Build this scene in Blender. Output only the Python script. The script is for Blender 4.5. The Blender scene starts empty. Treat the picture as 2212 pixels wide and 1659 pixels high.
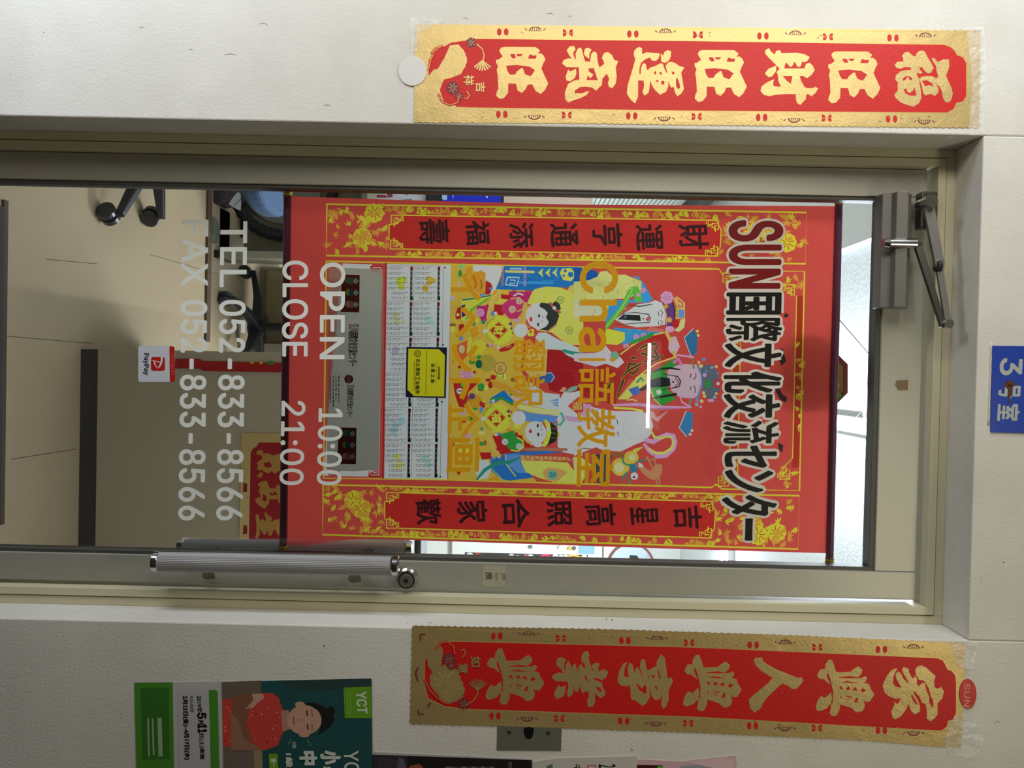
import bpy, bmesh, math, random
import numpy as np
from mathutils import Vector, Matrix
from mathutils.geometry import tessellate_polygon, delaunay_2d_cdt

random.seed(7)
SC = bpy.context.scene
COL = SC.collection
PI = math.pi

# ------------------------------------------------------------------ camera
FPX = 1840.0
CX, CY = 1106.0, 829.5
CAM = Vector((0.0, -1.62, 1.45))
# columns: image right (world up), image up (world left), backwards.  The photo is turned a quarter.
ROT = Matrix(((-0.02156687, -0.9996469, -0.01552273),
              (0.00565916, 0.01540403, -0.99986534),
              (0.99975139, -0.02165181, 0.00532494)))
cam_data = bpy.data.cameras.new('camera')
cam = bpy.data.objects.new('camera', cam_data)
COL.objects.link(cam)
cam.matrix_world = Matrix.Translation(CAM) @ ROT.to_4x4()
cam_data.sensor_fit = 'HORIZONTAL'
cam_data.sensor_width = 36.0
cam_data.lens = 36.0 * FPX / 2212.0
cam_data.clip_start = 0.05
SC.camera = cam

# ------------------------------------------------------------------ view, world, lights
SC.view_settings.view_transform = 'Standard'
SC.view_settings.look = 'None'
SC.view_settings.gamma = 1.0
SC.view_settings.use_curve_mapping = False
SC.view_settings.exposure = 0.0
SC.cycles.use_denoising = True
SC.cycles.max_bounces = 8
SC.cycles.transparent_max_bounces = 12
SC.cycles.sample_clamp_indirect = 6.0
world = bpy.data.worlds.new('world')
SC.world = world
world.use_nodes = True
world.node_tree.nodes['Background'].inputs[0].default_value = (0.75, 0.85, 1.0, 1)
world.node_tree.nodes['Background'].inputs[1].default_value = 0.03


def area(name, loc, target, sx, sy, power, color):
    l = bpy.data.lights.new(name, 'AREA')
    l.shape = 'RECTANGLE'
    l.size, l.size_y, l.energy, l.color = sx, sy, power, color
    o = bpy.data.objects.new(name, l)
    COL.objects.link(o)
    o.location = loc
    o.rotation_euler = (Vector(target) - Vector(loc)).to_track_quat('-Z', 'Y').to_euler()
    return o


area('corridor_low_daylight_fill', (-1.30, -0.50, 0.45), (-0.4, 0.0, 0.6), 0.35, 0.8, 12, (0.86, 0.93, 1.0))  # daylight from the left, split in two; this added source lifts the low wall
area('corridor_high_daylight_fill', (-1.35, -0.50, 2.45), (-0.4, 0.0, 2.4), 0.35, 0.4, 8, (0.86, 0.93, 1.0))  # other half of the split left daylight, added to lift the high wall
area('corridor_side_fill', (-1.0, -0.95, 1.80), (-0.05, 0.0, 1.6), 0.25, 1.4, 10.5, (1.0, 0.94, 0.82))  # added warm fill without a fixture, brings up the door and wall
area('corridor_ceiling_light', (0.45, -1.0, 2.72), (0.3, -0.6, 1.0), 0.9, 0.12, 5.5, (1.0, 0.92, 0.66))
area('office_ceiling_light', (0.9, 3.4, 2.66), (0.9, 3.4, 0.0), 1.2, 0.3, 75, (0.93, 0.97, 1.0))


# ------------------------------------------------------------------ helpers
def ray(px, py):
    return ROT @ Vector((px - CX, -(py - CY), -FPX))


def at(px, py, Y):
    """the point at depth Y seen at a pixel of the 2212 x 1659 photograph"""
    d = ray(px, py)
    return CAM + d * ((Y - CAM.y) / d.y)


def lin(c):
    r = []
    for v in c:
        v = v / 255.0
        r.append(v / 12.92 if v <= 0.04045 else ((v + 0.055) / 1.055) ** 2.4)
    return r


MATS = {}


def nodes_of(m):
    m.use_nodes = True
    nt = m.node_tree
    return nt, nt.nodes, nt.links, nt.nodes['Principled BSDF']


def mat(name, rgb, rough=0.6, metal=0.0, var=0.0, vscale=8.0, bump=0.0, bscale=80.0, spec=0.4, emit=None, estr=0.0):
    """rgb as 0-255 sRGB; var mixes in a darker noise, bump adds a fine relief"""
    if name in MATS:
        return MATS[name]
    m = bpy.data.materials.new(name)
    nt, N, L, p = nodes_of(m)
    c = lin(rgb)
    p.inputs['Base Color'].default_value = (*c, 1)
    p.inputs['Roughness'].default_value = rough
    p.inputs['Metallic'].default_value = metal
    p.inputs['Specular IOR Level'].default_value = spec
    if emit:
        p.inputs['Emission Color'].default_value = (*lin(emit), 1)
        p.inputs['Emission Strength'].default_value = estr
    if var or bump:
        tc = N.new('ShaderNodeTexCoord')
    if var:
        n = N.new('ShaderNodeTexNoise')
        n.inputs['Scale'].default_value = vscale
        n.inputs['Detail'].default_value = 6
        L.new(tc.outputs['Object'], n.inputs['Vector'])
        mx = N.new('ShaderNodeMix')
        mx.data_type = 'RGBA'
        mx.inputs[6].default_value = (*[v * (1 - var) for v in c], 1)
        mx.inputs[7].default_value = (*[min(1, v * (1 + var * 0.6)) for v in c], 1)
        L.new(n.outputs['Fac'], mx.inputs[0])
        L.new(mx.outputs[2], p.inputs['Base Color'])
    if bump:
        n2 = N.new('ShaderNodeTexNoise')
        n2.inputs['Scale'].default_value = bscale
        n2.inputs['Detail'].default_value = 4
        L.new(tc.outputs['Object'], n2.inputs['Vector'])
        b = N.new('ShaderNodeBump')
        b.inputs['Strength'].default_value = bump
        b.inputs['Distance'].default_value = 0.004
        L.new(n2.outputs['Fac'], b.inputs['Height'])
        L.new(b.outputs['Normal'], p.inputs['Normal'])
    MATS[name] = m
    return m


def ink(rgb, rough=0.55, E=1.0):
    """printed colour, cached by value"""
    k = 'ink_%d_%d_%d_%d' % (*[int(v) for v in rgb], int(rough * 100))
    if k in MATS:
        return MATS[k]
    m = mat(k, rgb, rough, spec=0.3)
    if E != 1.0:
        c = lin(rgb)
        m.node_tree.nodes['Principled BSDF'].inputs['Base Color'].default_value = (*[min(0.95, v / E) for v in c], 1)
    return m


PAPER_T = 0.30
PAPER_G = 0.72


def paper_of(m):
    """the same printed colour on thin paper, which lets some light through from behind"""
    k = m.name + '_paper'
    if k in MATS:
        return MATS[k]
    q = m.copy()
    q.name = k
    N, L = q.node_tree.nodes, q.node_tree.links
    p = N['Principled BSDF']
    c = [min(0.9, v / PAPER_G) for v in p.inputs['Base Color'].default_value[:3]]
    p.inputs['Base Color'].default_value = (*c, 1)
    t = N.new('ShaderNodeBsdfTranslucent')
    t.inputs[0].default_value = (*[min(0.95, v * 1.1) for v in c], 1)
    mx = N.new('ShaderNodeMixShader')
    mx.inputs[0].default_value = PAPER_T
    L.new(p.outputs[0], mx.inputs[1])
    L.new(t.outputs[0], mx.inputs[2])
    L.new(mx.outputs[0], N['Material Output'].inputs[0])
    MATS[k] = q
    return q


def setp(o, label=None, cat=None, group=None, kind=None):
    if label: o['label'] = label
    if cat: o['category'] = cat
    if group: o['group'] = group
    if kind: o['kind'] = kind
    return o


def empty(name, loc, label=None, cat=None, group=None, kind=None):
    o = bpy.data.objects.new(name, None)
    COL.objects.link(o)
    o.location = loc
    o.empty_display_size = 0.05
    return setp(o, label, cat, group, kind)


def link_mesh(name, me, mats, parent=None):
    for m in mats:
        me.materials.append(m)
    o = bpy.data.objects.new(name, me)
    COL.objects.link(o)
    if parent is not None:
        o.parent = parent
        # parents may themselves be offset (never rotated): keep world coordinates
        off = Vector((0, 0, 0))
        q = parent
        while q is not None:
            off += q.location
            q = q.parent
        me.transform(Matrix.Translation(-off))
    return o


def obj(name, bm, material, parent=None, smooth=False, bevel=0.0, label=None, seg=2):
    me = bpy.data.meshes.new(name)
    bm.normal_update()
    bm.to_mesh(me)
    bm.free()
    if smooth:
        for f in me.polygons:
            f.use_smooth = True
    o = link_mesh(name, me, [material], parent)
    if bevel:
        b = o.modifiers.new('bevel', 'BEVEL')
        b.width = bevel
        b.segments = seg
        b.limit_method = 'ANGLE'
    if label:
        o['label'] = label
    return o


def box(bm, x0, x1, y0, y1, z0, z1):
    vs = [bm.verts.new((x, y, z)) for x in (x0, x1) for y in (y0, y1) for z in (z0, z1)]
    for f in ((0, 1, 3, 2), (4, 6, 7, 5), (0, 4, 5, 1), (2, 3, 7, 6), (0, 2, 6, 4), (1, 5, 7, 3)):
        bm.faces.new([vs[i] for i in f])


def boxes(*bs):
    bm = bmesh.new()
    for b in bs:
        box(bm, *b)
    return bm


def tube(bm, pts, radii, seg=16, cap=True, ridge=0.0):
    """a tube through points; radii per point; ridge makes a grooved surface"""
    pts = [Vector(p) for p in pts]
    if not isinstance(radii, (list, tuple)):
        radii = [radii] * len(pts)
    rings = []
    for i, p in enumerate(pts):
        d = (pts[min(i + 1, len(pts) - 1)] - pts[max(i - 1, 0)])
        if d.length < 1e-9:
            d = pts[-1] - pts[0]
        d.normalize()
        a = Vector((0, 0, 1)) if abs(d.z) < 0.9 else Vector((1, 0, 0))
        u = d.cross(a).normalized()
        v = d.cross(u).normalized()
        ring = []
        for k in range(seg):
            t = 2 * PI * k / seg
            r = radii[i] * (1 - (ridge if k % 2 else 0))
            ring.append(bm.verts.new(p + u * math.cos(t) * r + v * math.sin(t) * r))
        rings.append(ring)
    for i in range(len(rings) - 1):
        for k in range(seg):
            bm.faces.new((rings[i][k], rings[i][(k + 1) % seg], rings[i + 1][(k + 1) % seg], rings[i + 1][k]))
    if cap:
        bm.faces.new(rings[0][::-1])
        bm.faces.new(rings[-1])
    return bm


def prism(bm, pts2, y0, y1):
    """extrude an XZ outline from y0 to y1"""
    a = [bm.verts.new((x, y0, z)) for x, z in pts2]
    b = [bm.verts.new((x, y1, z)) for x, z in pts2]
    n = len(pts2)
    for i in range(n):
        bm.faces.new((a[i], a[(i + 1) % n], b[(i + 1) % n], b[i]))
    bm.faces.new(a[::-1])
    bm.faces.new(b)


def slab(bm, px, Yf, Yb):
    """extrude an outline given in photograph pixels on the plane Yf back to Yb"""
    pts = [at(x, y, Yf) for x, y in px]
    prism(bm, [(p.x, p.z) for p in pts], Yf, Yb)


# ---------- text: glyph shapes from Blender's own font stack
TCACHE = {}
FONT = None
try:                       # Blender's own interface typeface, closest to the lettering; its fallback stack supplies the CJK glyphs
    import os
    FONT = bpy.data.fonts.load(os.path.join(bpy.utils.system_resource('DATAFILES', path='fonts'), 'Inter.woff2'))
except Exception:
    FONT = None



def text_geo(s):
    if s in TCACHE:
        return TCACHE[s]
    cu = bpy.data.curves.new('t', 'FONT')
    cu.body = s
    if FONT and all(ord(c) < 0x250 for c in s):
        cu.font = FONT
    cu.size = 1.0
    cu.resolution_u = 3
    cu.dimensions = '2D'
    cu.fill_mode = 'FRONT'
    o = bpy.data.objects.new('t', cu)
    COL.objects.link(o)
    dg = bpy.context.evaluated_depsgraph_get()
    me = o.evaluated_get(dg).to_mesh()
    vs = [(v.co.x, v.co.y) for v in me.vertices]
    fs = [tuple(p.vertices) for p in me.polygons]
    o.evaluated_get(dg).to_mesh_clear()
    bpy.data.objects.remove(o)
    bpy.data.curves.remove(cu)
    if not vs:
        vs, fs = [(0, 0), (1, 0), (1, 1)], []
    xs = [v[0] for v in vs]
    ys = [v[1] for v in vs]
    x0, x1, y0, y1 = min(xs), max(xs), min(ys), max(ys)
    cnt = {}
    for f in fs:
        for i in range(len(f)):
            e = tuple(sorted((f[i], f[(i + 1) % len(f)])))
            cnt[e] = cnt.get(e, 0) + 1
    bd = [e for e, c in cnt.items() if c == 1]
    r = ([((x - x0) / max(1e-6, x1 - x0), (y - y0) / max(1e-6, y1 - y0)) for x, y in vs], fs, bd)
    TCACHE[s] = r
    return r


class Print:
    """flat print: coloured shapes on a plane, each layer a few hundredths of a millimetre proud"""

    def __init__(self, Y, eps=0.00004, tf=None, warp=None):
        self.Y, self.eps, self.n = Y, eps, 1
        self.v, self.f, self.m, self.l, self.mats = [], [], [], [], []
        self.flat = True
        self.one = False        # merge everything into one layer, the last drawn on top
        self.tf = tf or (0, 0, 1.0)
        self.warp = warp

    def mi(self, m):
        if m not in self.mats:
            self.mats.append(m)
        return self.mats.index(m)

    def w(self, px, py, n):
        p = at(px, py, self.Y)
        return (p.x, self.Y - n * self.eps, p.z)

    def px(self, p, tf=None):
        ox, oy, s = tf or self.tf
        return (ox + p[0] / s, oy + p[1] / s)

    def raw(self, pts, faces, m, keep=False):
        b = len(self.v)
        self.v += [(float(p[0]), float(p[1])) for p in pts]
        k = self.mi(m)
        for f in faces:
            for j in range(1, len(f) - 1):
                self.f.append([b + f[0], b + f[j], b + f[j + 1]])
                self.m.append(k)
                self.l.append(self.n)
        if not keep:
            self.n += 1

    def poly(self, pts, m, holes=(), tf=None, keep=False):
        loops = [[self.px(p, tf) for p in pts]] + [[self.px(p, tf) for p in h] for h in holes]
        flat = [p for l in loops for p in l]
        tris = tessellate_polygon([[Vector((x, y, 0)) for x, y in l] for l in loops])
        self.raw(flat, tris, m, keep)

    def line(self, pts, w, m, tf=None, keep=False, cap=True):
        """a brush stroke: w one width or one per point, in the units of the points"""
        q = [Vector(self.px(p, tf)) for p in pts]
        s = (tf or self.tf)[2]
        ws = [x / s / 2 for x in (w if isinstance(w, (list, tuple)) else [w] * len(pts))]
        P, F = [], []
        for i, p in enumerate(q):
            d = q[min(i + 1, len(q) - 1)] - q[max(i - 1, 0)]
            if d.length < 1e-6:
                d = Vector((1, 0))
            d.normalize()
            n = Vector((-d.y, d.x))
            P += [tuple(p + n * ws[i]), tuple(p - n * ws[i])]
            if i:
                F.append((2 * i - 2, 2 * i - 1, 2 * i + 1, 2 * i))
        if cap:
            for i in (0, len(q) - 1):
                b = len(P)
                P += [(q[i].x + ws[i] * math.cos(t * PI / 4), q[i].y + ws[i] * math.sin(t * PI / 4)) for t in range(8)]
                F.append(tuple(range(b, b + 8)))
        self.raw(P, F, m, keep)

    def disc(self, c, r, m, tf=None, ry=None, seg=20, keep=False, wob=0.0):
        ry = ry or r
        pts = []
        for k in range(seg):
            t = 2 * PI * k / seg
            j = 1 + (wob if k % 2 else -wob)
            pts.append((c[0] + r * j * math.cos(t), c[1] + ry * j * math.sin(t)))
        self.poly(pts, m, tf=tf, keep=keep)

    def ring(self, c, r, w, m, tf=None, seg=24, keep=False):
        a = [(c[0] + r * math.cos(2 * PI * k / seg), c[1] + r * math.sin(2 * PI * k / seg)) for k in range(seg)]
        b = [(c[0] + (r - w) * math.cos(2 * PI * k / seg), c[1] + (r - w) * math.sin(2 * PI * k / seg)) for k in range(seg)]
        P = [self.px(p, tf) for p in a + b]
        F = [(k, (k + 1) % seg, seg + (k + 1) % seg, seg + k) for k in range(seg)]
        self.raw(P, F, m, keep)

    def text(self, s, BL, BR, TL, m, fat=0.0, outline=0.0, om=None, tf=None, skew=0.0):
        """fit the tight box of a word to three corners: bottom left, bottom right, top left (photo pixels)"""
        vs, fs, bd = text_geo(s)
        BL, BR, TL = [Vector(self.px(p, tf)) for p in (BL, BR, TL)]
        ux, uy = BR - BL, TL - BL
        P = [BL + ux * (x + skew * y) + uy * y for x, y in vs]

        def fatten(w, mm):
            Q, F = [], []
            for a, b in bd:
                pa, pb = P[a], P[b]
                d = pb - pa
                if d.length < 1e-5:
                    continue
                d.normalize()
                n = Vector((-d.y, d.x)) * w
                k = len(Q)
                Q += [tuple(pa + n), tuple(pb + n), tuple(pb - n), tuple(pa - n)]
                F.append((k, k + 1, k + 2, k + 3))
                k = len(Q)
                Q += [(pa.x + w * math.cos(t * PI / 4), pa.y + w * math.sin(t * PI / 4)) for t in range(8)]
                F.append(tuple(range(k, k + 8)))
            self.raw(Q, F, mm, keep=True)

        if outline:
            self.raw([tuple(p) for p in P], fs, om, keep=True)
            fatten(outline, om)
            self.n += 1
        self.raw([tuple(p) for p in P], fs, m, keep=True)
        if fat:
            fatten(fat, m)
        self.n += 1

    def build(self, name, parent=None, label=None):
        V, F, MI = [], [], []
        layers = {}
        if self.one:
            self.l = [1] * len(self.l)
        for i, n in enumerate(self.l):
            layers.setdefault(n, []).append(i)
        for n, ids in layers.items():
            done = False
            if self.flat and 1 < len(ids) < 60000:
                # shapes drawn on one layer are merged so that no two faces coincide; the later shape wins
                vs, key, edges, tri = [], {}, set(), []
                for i in ids:
                    f = []
                    for k in self.f[i]:
                        q = (round(self.v[k][0], 3), round(self.v[k][1], 3))
                        if q not in key:
                            key[q] = len(vs)
                            vs.append(Vector(q))
                        f.append(key[q])
                    A, B, C_ = [vs[k] for k in f]
                    if abs((B - A).cross(C_ - A)) < 0.004:
                        continue
                    tri.append((A.x, A.y, B.x, B.y, C_.x, C_.y, self.m[i]))
                    for e in ((f[0], f[1]), (f[1], f[2]), (f[2], f[0])):
                        edges.add((min(e), max(e)))
                try:
                    ov, oe, of, _, _, _ = delaunay_2d_cdt(vs, list(edges), [], 0, 1e-4, False)
                    co = np.array([(p.x, p.y) for p in ov])
                    fa = np.array([list(f) for f in of if len(f) == 3])
                    cen = co[fa].mean(axis=1)
                    order = np.argsort(cen[:, 0])
                    cx, cy = cen[order, 0], cen[order, 1]
                    col = np.full(len(cx), -1)
                    for ax, ay, bx, by, qx, qy, m_ in tri:
                        lo, hi = np.searchsorted(cx, (min(ax, bx, qx), max(ax, bx, qx)))
                        if hi <= lo:
                            continue
                        X, Y = cx[lo:hi], cy[lo:hi]
                        d1 = (bx - ax) * (Y - ay) - (by - ay) * (X - ax)
                        d2 = (qx - bx) * (Y - by) - (qy - by) * (X - bx)
                        d3 = (ax - qx) * (Y - qy) - (ay - qy) * (X - qx)
                        ins = ((d1 >= 0) & (d2 >= 0) & (d3 >= 0)) | ((d1 <= 0) & (d2 <= 0) & (d3 <= 0))
                        col[lo:hi][ins] = m_
                    b = len(V)
                    V += [self.w(p.x, p.y, n) for p in ov]
                    for k, m_ in zip(order, col):
                        if m_ >= 0:
                            F.append([b + int(q) for q in fa[k]])
                            MI.append(int(m_))
                    done = True
                except Exception as e:
                    print('cdt', e)
            if not done:
                for i in ids:
                    b = len(V)
                    V += [self.w(*self.v[k], n) for k in self.f[i]]
                    F.append(list(range(b, b + len(self.f[i]))))
                    MI.append(self.m[i])
        self.m = MI
        if self.one:
            self.mats = [paper_of(m) for m in self.mats]
        me = bpy.data.meshes.new(name)
        me.from_pydata(V, [], F)
        # all faces look towards the corridor (-Y)
        bm = bmesh.new()
        bm.from_mesh(me)
        bm.normal_update()
        for f in bm.faces:
            if f.normal.y > 0:
                f.normal_flip()
        bm.to_mesh(me)
        bm.free()
        o = link_mesh(name, me, self.mats, parent)
        for p, k in zip(me.polygons, self.m):
            p.material_index = k
        if label:
            o['label'] = label
        return o


# ------------------------------------------------------------------ materials
def wall_material():
    m = bpy.data.materials.new('painted_plaster')
    nt, N, L, p = nodes_of(m)
    tc = N.new('ShaderNodeTexCoord')
    big = N.new('ShaderNodeTexNoise')
    big.inputs['Scale'].default_value = 2.2
    big.inputs['Detail'].default_value = 8
    big.inputs['Roughness'].default_value = 0.65
    L.new(tc.outputs['Object'], big.inputs['Vector'])
    r = N.new('ShaderNodeValToRGB')
    r.color_ramp.elements[0].position = 0.30
    r.color_ramp.elements[0].color = (0.60, 0.58, 0.53, 1)
    r.color_ramp.elements[1].position = 0.62
    r.color_ramp.elements[1].color = (0.74, 0.725, 0.68, 1)
    L.new(big.outputs['Fac'], r.inputs['Fac'])
    # small dark specks
    sp = N.new('ShaderNodeTexNoise')
    sp.inputs['Scale'].default_value = 60
    sp.inputs['Detail'].default_value = 2
    L.new(tc.outputs['Object'], sp.inputs['Vector'])
    sr = N.new('ShaderNodeValToRGB')
    sr.color_ramp.elements[0].position = 0.20
    sr.color_ramp.elements[0].color = (0.6, 0.55, 0.5, 1)
    sr.color_ramp.elements[1].position = 0.26
    sr.color_ramp.elements[1].color = (1, 1, 1, 1)
    L.new(sp.outputs['Fac'], sr.inputs['Fac'])
    mx = N.new('ShaderNodeMix')
    mx.data_type = 'RGBA'
    mx.blend_type = 'MULTIPLY'
    mx.inputs[0].default_value = 1.0
    L.new(r.outputs['Color'], mx.inputs[6])
    L.new(sr.outputs['Color'], mx.inputs[7])
    L.new(mx.outputs[2], p.inputs['Base Color'])
    p.inputs['Roughness'].default_value = 0.75
    fine = N.new('ShaderNodeTexNoise')
    fine.inputs['Scale'].default_value = 190
    fine.inputs['Detail'].default_value = 3
    L.new(tc.outputs['Object'], fine.inputs['Vector'])
    b = N.new('ShaderNodeBump')
    b.inputs['Strength'].default_value = 0.35
    b.inputs['Distance'].default_value = 0.002
    L.new(fine.outputs['Fac'], b.inputs['Height'])
    L.new(b.outputs['Normal'], p.inputs['Normal'])
    return m


def gold_foil():
    m = bpy.data.materials.new('gold_foil')
    nt, N, L, p = nodes_of(m)
    p.inputs['Base Color'].default_value = (0.60, 0.45, 0.19, 1)
    p.inputs['Metallic'].default_value = 0.6
    p.inputs['Roughness'].default_value = 0.46
    tc = N.new('ShaderNodeTexCoord')
    mp = N.new('ShaderNodeMapping')
    mp.inputs['Scale'].default_value = (1, 1, 1)
    L.new(tc.outputs['Object'], mp.inputs['Vector'])
    v = N.new('ShaderNodeTexVoronoi')
    v.inputs['Scale'].default_value = 240
    L.new(mp.outputs['Vector'], v.inputs['Vector'])
    n = N.new('ShaderNodeTexNoise')
    n.inputs['Scale'].default_value = 9
    n.inputs['Detail'].default_value = 5
    L.new(mp.outputs['Vector'], n.inputs['Vector'])
    a = N.new('ShaderNodeMath')
    a.operation = 'MULTIPLY_ADD'
    a.inputs[1].default_value = 0.05
    L.new(v.outputs['Distance'], a.inputs[0])
    L.new(n.outputs['Fac'], a.inputs[2])
    b = N.new('ShaderNodeBump')
    b.inputs['Strength'].default_value = 0.45
    b.inputs['Distance'].default_value = 0.008
    L.new(a.outputs[0], b.inputs['Height'])
    L.new(b.outputs['Normal'], p.inputs['Normal'])
    return m


def glass_material():
    m = bpy.data.materials.new('clear_glass')
    m.use_nodes = True
    N, L = m.node_tree.nodes, m.node_tree.links
    N.clear()
    out = N.new('ShaderNodeOutputMaterial')
    mx = N.new('ShaderNodeMixShader')
    t = N.new('ShaderNodeBsdfTransparent')
    t.inputs[0].default_value = (0.955, 0.97, 0.96, 1)
    g = N.new('ShaderNodeBsdfGlossy')
    g.inputs['Roughness'].default_value = 0.0
    fr = N.new('ShaderNodeFresnel')
    fr.inputs['IOR'].default_value = 1.5
    L.new(fr.outputs[0], mx.inputs[0])
    L.new(t.outputs[0], mx.inputs[1])
    L.new(g.outputs[0], mx.inputs[2])
    L.new(mx.outputs[0], out.inputs[0])
    return m


def film_material(name, alpha, tint=(1, 1, 1), rough=0.25, bump=0.4, scale=60):
    """clear tape or film: part see-through, part glossy plastic"""
    m = bpy.data.materials.new(name)
    nt, N, L, p = nodes_of(m)
    p.inputs['Base Color'].default_value = (*tint, 1)
    p.inputs['Roughness'].default_value = rough
    p.inputs['Alpha'].default_value = alpha
    n = N.new('ShaderNodeTexNoise')
    n.inputs['Scale'].default_value = scale
    tc = N.new('ShaderNodeTexCoord')
    L.new(tc.outputs['Object'], n.inputs['Vector'])
    b = N.new('ShaderNodeBump')
    b.inputs['Strength'].default_value = bump
    b.inputs['Distance'].default_value = 0.01
    L.new(n.outputs['Fac'], b.inputs['Height'])
    L.new(b.outputs['Normal'], p.inputs['Normal'])
    return m


M_wall = wall_material()
M_foil = gold_foil()
M_glass = glass_material()
M_tape = film_material('clear_tape', 0.16, (1, 1, 1), 0.12, 0.9, 45)
M_film = film_material('old_sticker_film', 0.45, (0.55, 0.53, 0.40), 0.4, 0.2, 90)
M_frame = mat('cream_steel_paint', (200, 194, 164), 0.5, var=0.10, vscale=6, bump=0.05, bscale=150)
M_alu = mat('dull_aluminium', (170, 169, 158), 0.42, metal=0.35, var=0.10, vscale=5, bump=0.03, bscale=300)
M_bead = mat('dark_glazing_bead', (78, 78, 74), 0.5, metal=0.2)
M_rubber = mat('black_rubber', (28, 28, 28), 0.6)
M_chrome = mat('worn_chrome', (190, 190, 190), 0.18, metal=1.0, var=0.1, vscale=20)
M_handle = mat('ribbed_aluminium', (158, 156, 158), 0.5, metal=0.3)
M_closer = mat('closer_grey', (122, 119, 114), 0.42, metal=0.45, var=0.12, vscale=18)
M_steel = mat('dark_steel', (95, 92, 88), 0.35, metal=0.8)
M_white = ink((224, 228, 224), 0.5)
M_goldv = ink((208, 152, 10), 0.45)
M_ceil = mat('ceiling_board', (234, 240, 244), 0.8, bump=0.5, bscale=70)
M_inwall = mat('office_wall', (206, 208, 204), 0.8, bump=0.1, bscale=120)
M_floor = mat('beige_office_floor', (162, 145, 118), 0.42, var=0.14, vscale=3.5)
M_black = mat('black_plastic', (26, 27, 30), 0.45)

# ------------------------------------------------------------------ the setting
XL, XR, ZT = -0.463, 0.4947, 2.3215          # the opening in the wall
DXL, DXR, DZT = -0.4265, 0.4512, 2.2752       # the door leaf
GXL, GXR, GZT = -0.3700, 0.3940, 2.1905       # its glass
YF, YD, YG = 0.10, 0.12, 0.14                 # frame face, leaf face, glass

bm = boxes((-2.6, XL, 0, 0.17, 0, 2.75), (XR, 2.6, 0, 0.17, 0, 2.75), (XL, XR, 0, 0.17, ZT, 2.75))
setp(obj('wall_front', bm, M_wall, bevel=0.003), kind='structure',
     label='grey white painted wall around the recessed door')
setp(obj('wall_opposite', boxes((-2.6, 2.6, -3.42, -3.3, 0, 2.75)), mat('far_wall', (112, 96, 72), 0.8)), kind='structure')
setp(obj('wall_corridor_end', boxes((2.5, 2.6, -3.3, 0, 0, 2.75)), mat('end_wall', (120, 110, 95), 0.8)), kind='structure')
setp(obj('ceiling_corridor', boxes((-2.6, 2.6, -3.42, 0.0, 2.75, 2.85)), mat('corridor_ceiling', (130, 122, 106), 0.85)), kind='structure')
setp(obj('floor_corridor', boxes((-2.6, 2.6, -3.42, 0.17, -0.1, 0.0)), mat('corridor_floor', (92, 82, 68), 0.6, var=0.2)), kind='structure')

# office behind the door
setp(obj('floor', boxes((-1.32, 2.4, 0.17, 5.1, -0.1, 0.0)), M_floor), kind='structure', label='beige office floor behind the glass')
setp(obj('ceiling', boxes((-1.32, 2.4, 0.17, 5.1, 2.75, 2.85)), M_ceil), kind='structure', label='bright white office ceiling')
setp(obj('wall_left', boxes((-1.32, -1.22, 0.17, 5.1, 0, 2.75)), M_inwall), kind='structure')
setp(obj('wall_right', boxes((2.3, 2.4, 0.17, 5.1, 0, 2.75)), M_inwall), kind='structure')
setp(obj('wall_back', boxes((-1.22, 2.3, 5.0, 5.1, 0, 2.75)), M_inwall), kind='structure')
# lower strip of ceiling along the left wall
setp(obj('trim_soffit', boxes((-1.22, -0.50, 0.17, 2.6, 2.70, 2.75)), mat('soffit_board', (226, 230, 230), 0.8)), kind='structure',
     label='lower grey ceiling board at the left of the office')

# door frame: a three-sided steel profile with a groove
bm = bmesh.new()


def u_ring(bm, x0, x1, zt, w0, w1, ya, yb, zb=0.0):
    """a band between insets w0 and w1 of the opening edge, both jambs and head"""
    box(bm, x0 + w0, x0 + w1, ya, yb, zb, zt - w0)
    box(bm, x1 - w1, x1 - w0, ya, yb, zb, zt - w0)
    box(bm, x0 + w1, x1 - w1, ya, yb, zt - w1, zt - w0)


fw = 0.0355
u_ring(bm, XL, XR, ZT, 0.000, 0.0175, YF, 0.17)
u_ring(bm, XL, XR, ZT, 0.0175, 0.0195, YF + 0.006, 0.17)
u_ring(bm, XL, XR, ZT, 0.0195, fw, YF - 0.003, 0.155)
fr = setp(obj('trim_1', bm, M_frame, bevel=0.0015), kind='structure', label='cream painted steel frame around the door')

# ------------------------------------------------------------------ the door
door = empty('door_1', (DXL, YD, 0.0), kind='structure', label='aluminium framed glass door, shut, with lettering on the glass')
Yb = YD + 0.042
obj('stile', boxes((DXL, GXL, YD, Yb, 0.012, DZT)), M_alu, door, bevel=0.002)
obj('stile', boxes((GXR, DXR, YD, Yb, 0.012, DZT)), M_alu, door, bevel=0.002)
obj('top_rail', boxes((GXL, GXR, YD + 0.0008, Yb, GZT, DZT)), M_alu, door, bevel=0.002)
obj('bottom_rail', boxes((GXL, GXR, YD + 0.0008, Yb, 0.012, 0.16)), M_alu, door, bevel=0.002)
gb = 0.0075
obj('glazing_bead', boxes((GXL - 0.001, GXL + gb, YD + 0.005, Yb - 0.004, 0.16, GZT), (GXR - gb, GXR + 0.001, YD + 0.005, Yb - 0.004, 0.16, GZT),
                          (GXL + gb, GXR - gb, YD + 0.005, Yb - 0.004, GZT - gb - 0.003, GZT + 0.001),
                          (GXL + gb, GXR - gb, YD + 0.005, Yb - 0.004, 0.159, 0.168)), M_bead, door, bevel=0.001)
pane = obj('glass_pane', boxes((GXL + 0.003, GXR - 0.003, YG, YG + 0.005, 0.163, GZT - 0.003)), M_glass, door)

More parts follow.
